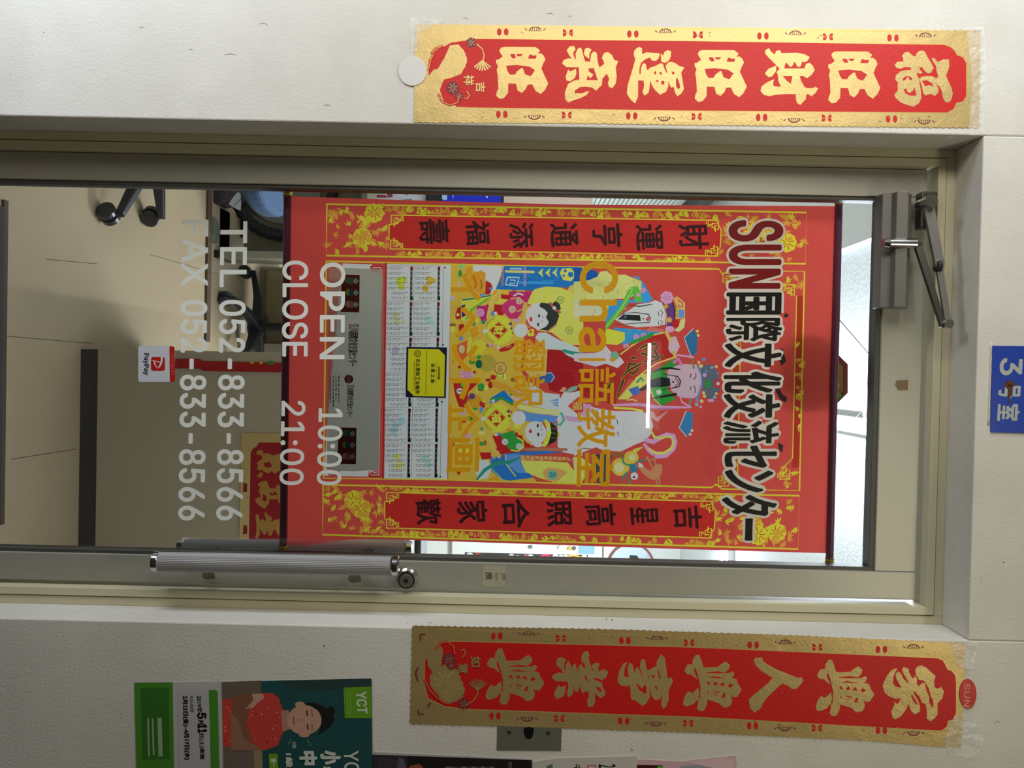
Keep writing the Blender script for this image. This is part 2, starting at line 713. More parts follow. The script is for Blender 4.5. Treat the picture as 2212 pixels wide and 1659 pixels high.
# --- lettering on the outside of the glass
YL = YG - 0.0002
BK = ink((18, 16, 14), 0.4)
DR = ink((118, 8, 12), 0.4)
GR = ink((212, 206, 196), 0.5)
sign = [('S', 1575, 1692, 476, 521), ('U', 1575, 1688, 529, 572), ('N', 1575, 1686, 581, 623),
        ('国', 1570, 1688, 632, 679), ('際', 1569, 1690, 687, 737), ('文', 1566, 1690, 742, 793),
        ('化', 1564, 1688, 803, 849), ('交', 1564, 1687, 851, 903), ('流', 1562, 1684, 909, 958),
        ('セ', 1566, 1678, 963, 1010), ('ン', 1566, 1670, 1015, 1063), ('タ', 1560, 1678, 1069, 1114),
        ('ー', 1610, 1626, 1120, 1167)]
P0 = Print(YL, 0.00003)
for ch, a, b, c, d in sign:
    t = -0.022 * (d - c)
    f = 2.2 if ch in 'SUN' else 3.0
    i = f + 0.4
    P0.text(ch, (a + i, c + i), (a + i + t, d - i), (b - i, c + i), GR, fat=f + 6.2)
n0 = P0.n
for ch, a, b, c, d in sign:
    t = -0.022 * (d - c)
    f = 3.4 if ch in 'SUN' else (1.5 if ch in '際流' else 2.4)
    i = f * 0.8
    P0.text(ch, (a + i, c + i), (a + i + t, d - i), (b - i, c + i), DR if ch in 'SUN' else BK, fat=f)
P0.build('lettering', pane, 'dark red and black shop name with a grey outline')
lines = [
    ('Chai', [('C', 1253, 1336, 564, 634), ('h', 1252.5, 1333, 647, 695), ('a', 1250, 1310.5, 706.5, 760.6), ('i', 1250, 1330, 773, 781),
              ('語', 1250, 1331, 793.5, 875), ('教', 1247, 1330, 881.5, 966), ('室', 1247, 1327, 970, 1052)]),
    ('', [('翻', 1110, 1180, 732, 801), ('訳', 1109, 1178, 809, 880)]),
    ('', [('イ', 975, 1040, 590, 650), ('ベ', 985, 1036, 662, 731), ('ン', 975, 1033, 742, 805), ('ト', 970, 1038, 816, 863),
          ('企', 968, 1036, 870, 940), ('画', 966, 1036, 946, 1019)])]
for _, l in lines:
    P0 = Print(YL, 0.00003)
    for ch, a, b, c, d in l:
        f = 2.1 if ch in 'Chai' else (0.9 if ch in '語教翻訳' else 1.6)
        if ch == 'i':
            f = 0.8
        if ch in 'イベント':
            f = 2.2
        P0.text(ch, (a + f, c + f), (a + f - 0.022 * (d - c), d - f), (b - f, c + f), M_goldv, fat=f)
    P0.build('lettering', pane, 'golden yellow lettering')
for s, BL, BR, TL, f in [('OPEN', (691.5, 567), (690, 776), (746, 567), 1.2), ('10:00', (688, 882), (684, 1048), (741, 882), 1.0),
                         ('CLOSE', (610, 563), (609, 770), (666, 563), 1.2), ('21:00', (608, 866), (603.5, 1048), (660, 866), 1.0),
                         ('TEL', (476.5, 478), (474.5, 620), (534, 478), 1.2), ('052-833-8566', (474, 648), (467, 1124), (531, 648), 1.6),
                         ('FAX', (393, 475), (391.5, 618), (450, 475), 1.2), ('052-833-8566', (391, 648), (385, 1124), (448, 648), 1.6)]:
    P0 = Print(YL, 0.00003)
    k = f * 0.8
    P0.text(s, (BL[0] + k, BL[1] + k), (BR[0] + k, BR[1] - k), (TL[0] - k, TL[1] + k), M_white, fat=f)
    P0.build('lettering', pane, 'white vinyl lettering')


# --- handles
def pull_bar(pxa, pxb, pya, pyb, Y, sgn):
    a, b = at(pxa, pya, Y), at(pxb, pyb, Y)
    d = (b - a).normalized()
    r = 0.0195
    bm = bmesh.new()
    tube(bm, [a + d * 0.012, b - d * 0.016], r, seg=72, ridge=0.03)
    h = obj('handle', bm, M_handle, door)
    bm = bmesh.new()
    for (p, q) in ((a, 1), (b, -1)):
        e = p + d * q * 0.012
        tube(bm, [p, p + d * q * 0.002, e, e + d * q * 0.004], [r * 0.86, r * 1.03, r * 1.03, r * 0.9], seg=32)
    obj('end_cap', bm, M_chrome, h, smooth=False)
    bm = bmesh.new()
    for t in (0.18, 0.82):
        p = a.lerp(b, t)
        y1 = YD if sgn < 0 else Yb
        tube(bm, [(p.x, p.y, p.z), (p.x + 0.008, y1, p.z)], 0.008, seg=16)
    obj('handle_bracket', bm, M_steel, h)
    return h


pull_bar(331, 862, 1213, 1223, 0.066, -1)
pull_bar(386, 892, 1183, 1189, 0.212, 1)

# lock cylinder
c = at(880, 1249, YD)
bm = bmesh.new()
tube(bm, [(c.x - 0.002, YD + 0.001, c.z), (c.x - 0.001, YD - 0.006, c.z), (c.x, YD - 0.012, c.z), (c.x, YD - 0.020, c.z)],
     [0.0235, 0.0225, 0.0185, 0.018], seg=40)
lk = obj('lock', bm, M_chrome, door, bevel=0.0006)
bm = bmesh.new()
tube(bm, [(c.x, YD - 0.0195, c.z), (c.x, YD - 0.0215, c.z)], [0.0135, 0.013], seg=32)
obj('lock_face', bm, mat('brushed_lock', (150, 146, 138), 0.35, metal=0.8), lk, bevel=0.0004)
bm = bmesh.new()
tube(bm, [(c.x, YD - 0.0213, c.z), (c.x, YD - 0.0221, c.z)], 0.005, seg=20)
obj('key_barrel', bm, M_chrome, lk)
obj('keyhole', boxes((c.x - 0.0032, c.x + 0.0032, YD - 0.0223, YD - 0.0219, c.z - 0.0009, c.z + 0.0009)), M_rubber, lk)

# brown patches under the handle feet
P0 = Print(YD - 0.0002)
foot_brown = mat('foot_patch_brown', (98, 92, 72), 0.7)
for cx, cy in ((452, 1243), (768, 1250)):
    P0.poly([(cx - 14, cy - 7), (cx + 10, cy - 8), (cx + 13, cy + 6), (cx - 8, cy + 9), (cx - 16, cy + 3)], foot_brown)
P0.build('foot_patch', door)

# --- door closer on the top rail
a, b = at(1906, 417, 0.085), at(1965, 666, 0.085)
x0, x1 = a.x, b.x
z0, z1 = at(1904, 500, 0.085).z, at(1966, 560, 0.085).z
bm = bmesh.new()
zs = [z0, z0 + (z1 - z0) * 0.30, z0 + (z1 - z0) * 0.36, z0 + (z1 - z0) * 0.72, z0 + (z1 - z0) * 0.80, z1]
prof = [(YD, z0), (0.086, z0 + 0.001), (0.082, zs[1]), (0.066, zs[2]), (0.062, zs[3]), (0.080, zs[4]), (0.086, z1), (YD, z1)]
A = [bm.verts.new((x0, y, z)) for y, z in prof]
B = [bm.verts.new((x1, y, z)) for y, z in prof]
for i in range(len(prof)):
    j = (i + 1) % len(prof)
    bm.faces.new((A[i], A[j], B[j], B[i]))
bm.faces.new(A[::-1])
bm.faces.new(B)
cb = obj('door_closer', bm, M_closer, door, bevel=0.0015)
p = at(1917, 524, 0.06)
q = at(1968, 524, 0.06)
bm = bmesh.new()
tube(bm, [(p.x, 0.066, p.z - 0.006), (p.x, 0.066, p.z + 0.004), (p.x, 0.066, p.z + 0.006), (p.x, 0.066, q.z - 0.008), (p.x, 0.066, q.z + 0.012)],
     [0.009, 0.012, 0.009, 0.0098, 0.0102], seg=24)
obj('spindle', bm, M_chrome, cb, smooth=False)


def arm(pa, pb, Ya, Yc, wa, wb, name, material, parent, th=0.005):
    a, b = at(*pa, Ya), at(*pb, Yc)
    d = (b - a).normalized()
    n = Vector((d.z, 0, -d.x)).normalized()
    bm = bmesh.new()
    vs = []
    for p, w in ((a, wa), (b, wb)):
        for s in (-1, 1):
            for t in (-1, 1):
                vs.append(bm.verts.new(p + n * s * w / 2 + Vector((0, t * th, 0))))
    for f in ((0, 1, 3, 2), (4, 6, 7, 5), (0, 4, 5, 1), (2, 3, 7, 6), (0, 2, 6, 4), (1, 5, 7, 3)):
        bm.faces.new([vs[i] for i in f])
    for p, w in ((a, wa), (b, wb)):
        tube(bm, [p - Vector((0, th * 1.1, 0)), p + Vector((0, th * 1.1, 0))], w * 0.56, seg=20)
    return obj(name, bm, material, parent, bevel=0.0012)


ca = arm((1982, 530), (2036, 702), 0.066, 0.040, 0.014, 0.011, 'closer_arm', M_steel, door)
bm = bmesh.new()
j = at(2045, 700, 0.036)
tube(bm, [j - Vector((0, 0.012, 0)), j + Vector((0, 0.016, 0))], 0.0085, seg=20)
obj('pivot_pin', bm, M_chrome, ca)
cr = arm((2004, 440), (2028, 570), 0.066, 0.050, 0.021, 0.017, 'closer_arm', M_closer, door)
arm((2028, 575), (2048, 702), 0.052, 0.036, 0.013, 0.012, 'arm_rod', M_closer, cr, th=0.004)
k = at(2028, 575, 0.050)
bm = bmesh.new()
tube(bm, [k - Vector((0, 0, 0.006)), k + Vector((0, 0, 0.003))], 0.011, seg=20)
obj('adjusting_collar', bm, M_rubber, cr)
b0 = at(1998, 437, 0.09)
bm = boxes((b0.x - 0.018, b0.x + 0.055, 0.070, YF - 0.002, b0.z - 0.016, b0.z + 0.016))
obj('arm_bracket', bm, M_steel, cr, bevel=0.003)
bm = bmesh.new()
g = at(2005, 437, 0.06)
tube(bm, [g - Vector((0, 0.014, 0)), g + Vector((0, 0.03, 0))], 0.0125, seg=24)
obj('pivot_pin', bm, M_chrome, cr)


# ------------------------------------------------------------------ red and gold couplets
def serrate(c, step=7.0, amp=1.5):
    """an outline in pixels with a fine toothed edge"""
    out = []
    n = len(c)
    for i in range(n):
        a, b = Vector(c[i]), Vector(c[(i + 1) % n])
        d = b - a
        k = max(2, int(d.length / step))
        nn = Vector((d.y, -d.x)).normalized()
        for j in range(k):
            p = a + d * j / k
            s = amp * (1 if j % 2 else -0.6) * random.uniform(0.5, 1.1)
            out.append(tuple(p + nn * s))
    return out


WANG = dict(tf=(1350, 80, 7.373), s=[
    ([(1165, 265), (1190, 225), (1240, 212), (1740, 215), (1805, 265), (1770, 318), (1820, 312), (1865, 350), (1890, 410), (1855, 470), (1825, 555),
      (1880, 670), (1935, 790), (1885, 890), (1820, 955), (1740, 905), (1690, 800), (1610, 805), (1575, 880), (1520, 935), (1455, 900), (1430, 790),
      (1300, 785), (1295, 940), (1230, 1020), (1165, 1030), (1115, 980), (1125, 925), (1150, 870), (1140, 660), (1125, 580), (1145, 510), (1115, 460),
      (1115, 415), (1150, 415), (1220, 360), (1185, 310)],
     [[(1335, 325), (1400, 320), (1430, 385), (1370, 390), (1340, 350)], [(1430, 322), (1535, 322), (1500, 360), (1450, 355)],
      [(1650, 325), (1700, 345), (1755, 340), (1745, 395), (1620, 395), (1635, 345)],
      [(1270, 510), (1430, 495), (1640, 520), (1730, 580), (1660, 675), (1570, 640), (1535, 545), (1510, 545), (1440, 600), (1410, 650), (1330, 650),
       (1290, 590)]])])
FU = dict(tf=(1880, 70, 8.508), s=[
    ([(590, 430), (640, 370), (705, 365), (770, 430), (830, 450), (860, 385), (900, 345), (970, 340), (1010, 375), (1030, 430), (1100, 540), (1160, 650),
      (1110, 740), (1060, 750), (1000, 700), (960, 640), (890, 640), (910, 700), (960, 740), (930, 755), (850, 740), (860, 790), (890, 870), (920, 1050),
      (935, 1200), (890, 1300), (790, 1360), (700, 1335), (570, 1290), (470, 1200), (445, 1150), (510, 1070), (510, 920), (465, 860), (475, 790),
      (560, 720), (650, 700), (760, 690), (740, 640), (640, 630), (560, 660), (490, 650), (450, 600), (500, 545), (610, 540), (610, 480)],
     [[(590, 860), (620, 820), (700, 800), (770, 840), (760, 885), (720, 870), (690, 812), (640, 880), (600, 890)],
      [(610, 1050), (650, 1030), (690, 1100), (730, 1115), (780, 1070), (810, 1005), (845, 1130), (835, 1165), (730, 1165), (640, 1120)]]),
    ([(900, 850), (960, 815), (1040, 805), (1130, 810), (1190, 840), (1240, 845), (1250, 780), (1225, 720), (1210, 610), (1160, 540), (1130, 470),
      (1180, 480), (1230, 550), (1290, 530), (1340, 500), (1440, 500), (1445, 620), (1420, 710), (1385, 790), (1430, 900), (1490, 1030), (1510, 1130),
      (1480, 1240), (1430, 1285), (1380, 1270), (1340, 1200), (1320, 1080), (1280, 1000), (1200, 940), (1250, 1040), (1240, 1110), (1190, 1165),
      (1110, 1125), (1010, 1155), (975, 1110), (950, 980)],
     [[(950, 890), (1040, 880), (1130, 930), (1160, 995), (1070, 965), (1010, 995)]])])
CAI = dict(tf=(1640, 80, 7.373), s=[
    ([(100, 215), (150, 180), (190, 240), (250, 285), (270, 225), (330, 215), (350, 260), (600, 255), (720, 280), (800, 320), (770, 370), (720, 400),
      (680, 385), (660, 460), (620, 475), (560, 385), (530, 450), (500, 475), (430, 400), (410, 430), (395, 505), (720, 505), (750, 430), (800, 415),
      (850, 460), (880, 525), (830, 600), (760, 650), (700, 615), (640, 620), (660, 700), (720, 800), (760, 820), (860, 820), (890, 795), (935, 820),
      (890, 890), (830, 940), (790, 910), (750, 905), (735, 990), (650, 1080), (600, 1040), (580, 905), (400, 905), (250, 915), (170, 940), (80, 920),
      (25, 860), (40, 790), (120, 730), (235, 675), (215, 740), (230, 790), (350, 795), (310, 700), (300, 600), (280, 565), (330, 500), (250, 420),
      (150, 320), (100, 260)],
     [[(370, 620), (530, 620), (505, 745), (440, 700)]]),
    ([(95, 580), (150, 510), (270, 460), (265, 540), (200, 625), (150, 635)], [])])
YUN = dict(tf=(1350, 80, 7.373), s=[
    ([(150, 230), (180, 190), (225, 160), (265, 180), (270, 275), (340, 250), (555, 265), (530, 340), (490, 375), (430, 370), (400, 320), (320, 350),
      (250, 410), (225, 500), (225, 590), (255, 590), (260, 500), (290, 420), (325, 430), (345, 520), (370, 530), (400, 495), (500, 460), (560, 425),
      (600, 430), (620, 500), (665, 585), (680, 560), (650, 460), (690, 410), (740, 400), (800, 420), (860, 465), (940, 485), (890, 570), (910, 680),
      (935, 830), (890, 900), (835, 940), (800, 880), (780, 790), (740, 805), (715, 760), (690, 690), (685, 790), (650, 870), (560, 915), (480, 840),
      (430, 760), (400, 680), (385, 820), (370, 890), (310, 930), (285, 880), (310, 780), (300, 690), (205, 690), (205, 950), (160, 1055), (90, 990),
      (35, 900), (45, 780), (100, 600), (150, 430), (170, 350), (145, 290)],
     [[(460, 560), (490, 540), (500, 590), (475, 600)], [(545, 550), (580, 560), (595, 600), (555, 590)], [(745, 545), (790, 560), (780, 600), (750, 590)],
      [(490, 690), (520, 680), (540, 710), (515, 725)], [(570, 720), (600, 690), (630, 710), (625, 760), (585, 755)],
      [(810, 680), (830, 640), (870, 740), (880, 810), (850, 830), (815, 790)]]),
    ([(575, 270), (615, 300), (630, 240), (680, 215), (730, 230), (725, 310), (690, 380), (640, 405), (585, 395)], [])])
QI = dict(tf=(1050, 80, 7.373), s=[
    ([(1290, 215), (1330, 155), (1400, 150), (1420, 195), (1385, 240), (1385, 290), (1415, 360), (1435, 360), (1430, 270), (1465, 190), (1510, 170),
      (1530, 240), (1560, 350), (1580, 395), (1660, 395), (1680, 270), (1720, 230), (1760, 260), (1770, 380), (1800, 490), (1850, 460), (1890, 420),
      (1850, 330), (1880, 260), (1940, 245), (2000, 290), (2040, 370), (2100, 385), (2060, 480), (2075, 640), (2060, 740), (2010, 810), (1960, 790),
      (1945, 740), (1965, 660), (1920, 580), (1850, 660), (1840, 760), (1750, 850), (1690, 800), (1600, 785), (1500, 790), (1410, 850), (1410, 900),
      (1530, 900), (1640, 860), (1600, 920), (1500, 970), (1400, 1000), (1310, 1040), (1265, 990), (1260, 880), (1310, 750), (1400, 700), (1490, 680),
      (1480, 480), (1280, 475), (1215, 420), (1240, 370), (1300, 345), (1370, 345), (1330, 290)],
     [[(1630, 500), (1715, 495), (1780, 690), (1600, 685), (1620, 610), (1660, 660), (1710, 600), (1640, 550)]]),
    ([(1270, 640), (1310, 520), (1340, 555), (1430, 510), (1435, 580), (1410, 650), (1340, 700), (1285, 690)], []),
    ([(1560, 260), (1580, 190), (1620, 175), (1675, 200), (1640, 270), (1640, 345), (1580, 295)], [])])
XING = dict(tf=(1600, 1400, 7.373), s=[
    ([(1225, 420), (1270, 340), (1345, 340), (1355, 260), (1400, 190), (1450, 190), (1480, 270), (1520, 385), (1600, 390), (1750, 380), (1810, 330),
      (1875, 295), (1935, 350), (1920, 410), (1860, 460), (1800, 450), (1740, 440), (1560, 460), (1570, 480), (1750, 485), (1920, 480), (1985, 450),
      (2010, 480), (1970, 560), (2040, 570), (2060, 640), (2125, 740), (2050, 850), (1990, 850), (1950, 825), (1975, 920), (1945, 990), (1880, 1020),
      (1830, 1010), (1770, 950), (1580, 890), (1570, 980), (1520, 1070), (1455, 1075), (1420, 1030), (1440, 960), (1440, 880), (1470, 880), (1480, 700),
      (1440, 520), (1400, 400), (1370, 390), (1365, 450), (1420, 575), (1360, 520), (1320, 490), (1270, 490), (1225, 450)],
     [[(1585, 540), (1700, 525), (1900, 560), (1730, 555)], [(1570, 620), (1600, 605), (1635, 660), (1590, 655)],
      [(1680, 640), (1720, 605), (1750, 660), (1690, 670)], [(1770, 665), (1830, 620), (1860, 685)], [(1905, 690), (1940, 635), (1995, 675), (1950, 705)],
      [(1585, 750), (1620, 800), (1590, 795)], [(1650, 755), (1780, 775), (1760, 795), (1690, 775)], [(1680, 820), (1710, 800), (1735, 830)],
      [(1800, 855), (1850, 785), (1870, 800), (1860, 870)]]),
    ([(1200, 940), (1220, 860), (1260, 790), (1300, 765), (1320, 800), (1370, 780), (1435, 710), (1450, 800), (1430, 880), (1360, 960), (1260, 1000),
      (1205, 980)], [])])
REN = dict(tf=(1600, 1400, 7.373), s=[
    ([(210, 190), (240, 160), (345, 155), (345, 200), (420, 260), (560, 340), (740, 410), (915, 480), (960, 465), (995, 515), (960, 570), (880, 645),
      (820, 650), (770, 600), (660, 560), (600, 610), (440, 760), (360, 860), (310, 960), (220, 1025), (150, 950), (135, 820), (210, 750), (440, 560),
      (510, 470), (320, 350), (240, 270)], [])])
YE = dict(tf=(1040, 1380, 7.373), s=[
    ([(1195, 380), (1220, 310), (1270, 295), (1340, 330), (1310, 390), (1310, 460), (1340, 560), (1355, 560), (1345, 420), (1385, 350), (1410, 400),
      (1435, 495), (1460, 420), (1495, 400), (1510, 470), (1540, 550), (1545, 460), (1590, 400), (1610, 460), (1665, 475), (1650, 400), (1600, 360),
      (1600, 270), (1650, 200), (1700, 210), (1715, 260), (1700, 320), (1730, 420), (1750, 490), (1800, 530), (1810, 515), (1780, 480), (1750, 430),
      (1820, 385), (1885, 400), (1850, 460), (1870, 530), (1910, 500), (1960, 490), (2015, 530), (1980, 610), (1920, 655), (1850, 620), (1770, 620),
      (1790, 650), (1900, 700), (1915, 690), (1920, 760), (1960, 830), (1965, 890), (1900, 940), (1850, 900), (1800, 850), (1800, 960), (1805, 1010),
      (1760, 1080), (1700, 1080), (1690, 990), (1720, 900), (1700, 820), (1610, 860), (1580, 780), (1560, 750), (1530, 840), (1490, 830), (1465, 710),
      (1460, 830), (1440, 890), (1380, 920), (1370, 860), (1390, 780), (1380, 680), (1320, 670), (1190, 670), (1130, 620), (1140, 580), (1240, 540),
      (1310, 560), (1280, 480), (1210, 430)],
     [[(1640, 580), (1665, 590), (1700, 680), (1660, 660)], [(1815, 765), (1890, 775), (1912, 820), (1900, 850), (1850, 820)]]),
    ([(1160, 900), (1190, 810), (1235, 735), (1260, 780), (1340, 740), (1330, 830), (1300, 910), (1210, 955)], [])])
SHI = dict(tf=(1320, 1390, 7.373), s=[
    ([(105, 570), (140, 430), (200, 320), (255, 295), (210, 400), (200, 510), (230, 540), (285, 540), (270, 400), (295, 310), (340, 340), (370, 480),
      (390, 520), (385, 430), (420, 375), (450, 430), (490, 535), (510, 540), (465, 380), (480, 270), (510, 250), (540, 270), (550, 370), (580, 440),
      (650, 400), (730, 360), (730, 290), (800, 175), (850, 230), (870, 370), (895, 560), (960, 545), (980, 600), (910, 750), (910, 900), (880, 990),
      (835, 1040), (800, 970), (820, 870), (810, 700), (795, 690), (800, 780), (800, 850), (760, 890), (700, 900), (650, 830), (610, 660), (615, 840),
      (560, 950), (500, 990), (450, 950), (380, 895), (340, 900), (320, 860), (310, 670), (270, 675), (170, 670), (120, 630)],
     [[(580, 490), (610, 550), (590, 550)], [(645, 510), (670, 495), (700, 550), (660, 545)], [(735, 420), (750, 415), (795, 560), (765, 560)],
      [(400, 645), (430, 650), (490, 720), (540, 650), (560, 700), (565, 790), (530, 800), (440, 730)], [(690, 670), (720, 670), (745, 755), (710, 720)]])])
JIA = dict(tf=(1860, 1400, 8.296), s=[
    ([(390, 680), (450, 530), (520, 430), (600, 370), (650, 365), (600, 440), (570, 530), (570, 640), (620, 700), (730, 715), (690, 640), (630, 530),
      (625, 460), (660, 425), (705, 450), (760, 560), (850, 640), (860, 610), (780, 480), (740, 400), (760, 340), (850, 375), (850, 430), (920, 550),
      (955, 540), (950, 490), (1000, 550), (990, 640), (1030, 690), (1110, 620), (1145, 650), (1160, 750), (1215, 880), (1215, 980), (1265, 1070),
      (1300, 1040), (1300, 940), (1260, 870), (1220, 720), (1130, 580), (1040, 560), (985, 470), (980, 380), (1010, 340), (1080, 315), (1160, 350),
      (1290, 470), (1330, 500), (1300, 600), (1310, 700), (1370, 740), (1430, 700), (1480, 780), (1450, 900), (1365, 990), (1365, 1190), (1300, 1270),
      (1240, 1305), (1180, 1260), (1190, 1150), (1160, 1000), (1090, 970), (1060, 880), (960, 770), (930, 800), (1010, 930), (1055, 1060), (1050, 1130),
      (960, 1185), (900, 1120), (850, 980), (830, 1040), (780, 1130), (700, 1230), (610, 1270), (565, 1240), (545, 1130), (600, 1030), (605, 960),
      (650, 1020), (720, 900), (600, 900), (490, 850), (430, 800)],
     [[(890, 850), (915, 840), (980, 930), (1015, 1010), (1000, 1020), (940, 960)]])])

CRED = mat('couplet_red', (202, 24, 21), 0.5, bump=0.15, bscale=260)
PURP = ink((120, 50, 62), 0.45)
DKOL = ink((92, 80, 34), 0.45)
M_gold_rim = mat('bright_gold_line', (206, 178, 104), 0.35, metal=0.25)


def glyph(Y, g, dx=0, dy=0, sc=1.0, parent=None, name='character', rim=1.1):
    ox, oy, s = g['tf']
    Pg = Print(Y, 0.00005)
    tf = (ox + dx, oy + dy, s / sc)
    for outer, holes in g['s']:
        n = len(outer)
        Pg.line(outer + [outer[0]], rim * s * 1.3, M_gold_rim, tf=tf, keep=True, cap=False)
    Pg.n += 1
    for outer, holes in g['s']:
        Pg.poly(outer, M_foil, holes, tf=tf, keep=True)
    return Pg.build(name, parent)


def bean(P, x, y, flip=1):
    P.disc((x - 7.5, y), 5, CRED, ry=8, seg=14, keep=True)
    P.disc((x + 7.5, y), 5, CRED, ry=8, seg=14, keep=True)


def butterfly(P, x, y):
    for s in (-1, 1):
        P.poly([(x + s * 1.5, y), (x + s * 5, y - 7), (x + s * 11, y - 8), (x + s * 10, y - 1), (x + s * 11, y + 7), (x + s * 5, y + 7)], CRED, keep=True)
        P.line([(x + s * 2, y), (x + s * 9, y)], 1.0, M_gold_rim, keep=True)


def moon(P, x, y, up):
    pts = [(x + 14 * math.cos(t * PI / 8), y + up * 10 * math.sin(t * PI / 8)) for t in range(9)]
    P.poly(pts, PURP, keep=True)
    P.n += 1
    P.poly([(x + 11 * math.cos(t * PI / 8), y + up * (1 + 6.5 * math.sin(t * PI / 8))) for t in range(9)], M_foil, keep=True)
    P.n += 1
    for k in (-6, -2, 3, 7):
        P.line([(x + k, y + up * 1), (x + k, y + up * 6)], 1.4, PURP, keep=True)
    for s in (-1, 1):
        P.line([(x + s * 18, y + up * 2), (x + s * 22, y + up * 5)], 2, PURP, keep=True)
    P.n -= 2


def peony(P, cx, cy, r, m1, m2, n=7):
    for k in range(n):
        t = 2 * PI * k / n
        P.disc((cx + r * 0.55 * math.cos(t), cy + r * 0.55 * math.sin(t)), r * 0.48, m1, seg=10, keep=True, wob=0.06)
    P.disc((cx, cy), r * 0.6, m1, seg=10, keep=True)
    P.n += 1
    for k in range(n):
        t = 2 * PI * k / n + 0.3
        P.line([(cx + r * 0.2 * math.cos(t), cy + r * 0.2 * math.sin(t)), (cx + r * 0.75 * math.cos(t + 0.25), cy + r * 0.75 * math.sin(t + 0.25))],
               max(0.7, r * 0.07), m2, keep=True)
    P.n -= 1


def couplet(label, sheet, red, glyphs, upper, lower, flowers, small, name='couplet_banner', Yw=0.0):
    Ys = Yw - 0.0012
    bm = bmesh.new()
    s = serrate(sheet)
    pts = [at(x, y, Ys) for x, y in s]
    a = [bm.verts.new((p.x, Ys, p.z)) for p in pts]
    b = [bm.verts.new((p.x, Yw - 0.0003, p.z)) for p in pts]
    n = len(pts)
    for i in range(n):
        bm.faces.new((a[i], a[(i + 1) % n], b[(i + 1) % n], b[i]))
    for tri in tessellate_polygon([[Vector((p.x, p.z, 0)) for p in pts]]):
        bm.faces.new([a[i] for i in tri])
        bm.faces.new([b[i] for i in tri][::-1])
    bmesh.ops.recalc_face_normals(bm, faces=bm.faces)
    root = obj(name, bm, M_foil)
    setp(root, label, 'banner')
    P = Print(Ys)
    P.line(red + [red[0]], 4.0, M_gold_rim)
    P.poly(red, CRED)
    P.build('red_panel', root, 'red centre panel')
    for g in glyphs:
        glyph(Ys - 0.0002, *g, parent=root)
    P = Print(Ys - 0.00005)
    for (x0, y0, x1, y1, nk) in upper + lower:
        up = 1 if (x0, y0, x1, y1, nk) in lower else -1
        for k in range(nk):
            t = k / (nk - 1)
            x, y = x0 + (x1 - x0) * t, y0 + (y1 - y0) * t
            if k % 2 == 0:
                bean(P, x, y)
            else:
                butterfly(P, x, y)
            xm, ym = x + (x1 - x0) / (nk - 1) / 2, y
            if k % 2 == 0:
                moon(P, xm, ym - up * -2, -up * -1)
    # embossed hairlines along both edges
    for off in (0, 6):
        for (x0, y0, x1, y1, nk) in upper:
            P.line([(x0 - 120, y0 - 14 + off * 0.1 - 1), (x1 + 100, y1 - 14 + off * 0.1)], 1.0, M_gold_rim, keep=True, cap=False)
        for (x0, y0, x1, y1, nk) in lower:
            P.line([(x0 - 120, y0 + 14), (x1 + 100, y1 + 16)], 1.0, M_gold_rim, keep=True, cap=False)
    for _ in range(70):
        t = random.random()
        (x0, y0, x1, y1, nk) = random.choice(upper + lower)
        x, y = x0 + (x1 - x0) * (t * 1.15 - 0.05), y0 + (y1 - y0) * t + random.uniform(-7, 7)
        P.line([(x, y), (x + random.uniform(-6, 6), y + random.uniform(-3, 3))], random.uniform(0.8, 1.8), random.choice([DKOL, M_gold_rim, M_gold_rim]), keep=True)
    P.build('border_ornament', root, 'red charms printed along the gold border')['kind'] = 'stuff'
    P = Print(Ys - 0.0002)
    for kind, a in flowers:
        if kind == 'blob':
            P.poly(a, M_foil)
        elif kind == 'flower':
            peony(P, a[0], a[1], a[2], PURP, M_gold_rim)
            P.n += 2
        elif kind == 'gold':
            peony(P, a[0], a[1], a[2], M_foil, M_gold_rim, 9)
            P.n += 2
        elif kind == 'redline':
            P.line(a, 5, CRED)
            P.line(a, 1.4, M_gold_rim)
        elif kind == 'line':
            P.line(a, 1.8, M_gold_rim)
        elif kind == 'spray':
            for k in range(7):
                t = a[2] + (k - 3) * 0.28
                P.line([(a[0], a[1]), (a[0] + a[3] * math.cos(t), a[1] + a[3] * math.sin(t))], [1.2, 3.4], M_foil, keep=True)
            P.n += 1
        elif kind == 'dark':
            P.line(a, 3, PURP)
    for ch, x0, x1, y0, y1 in small:
        P.text(ch, (x0, y0), (x0, y1), (x1, y0), M_foil, fat=0.5)
    P.build('corner_print', root, 'peonies and small characters at the lower end')
    return root


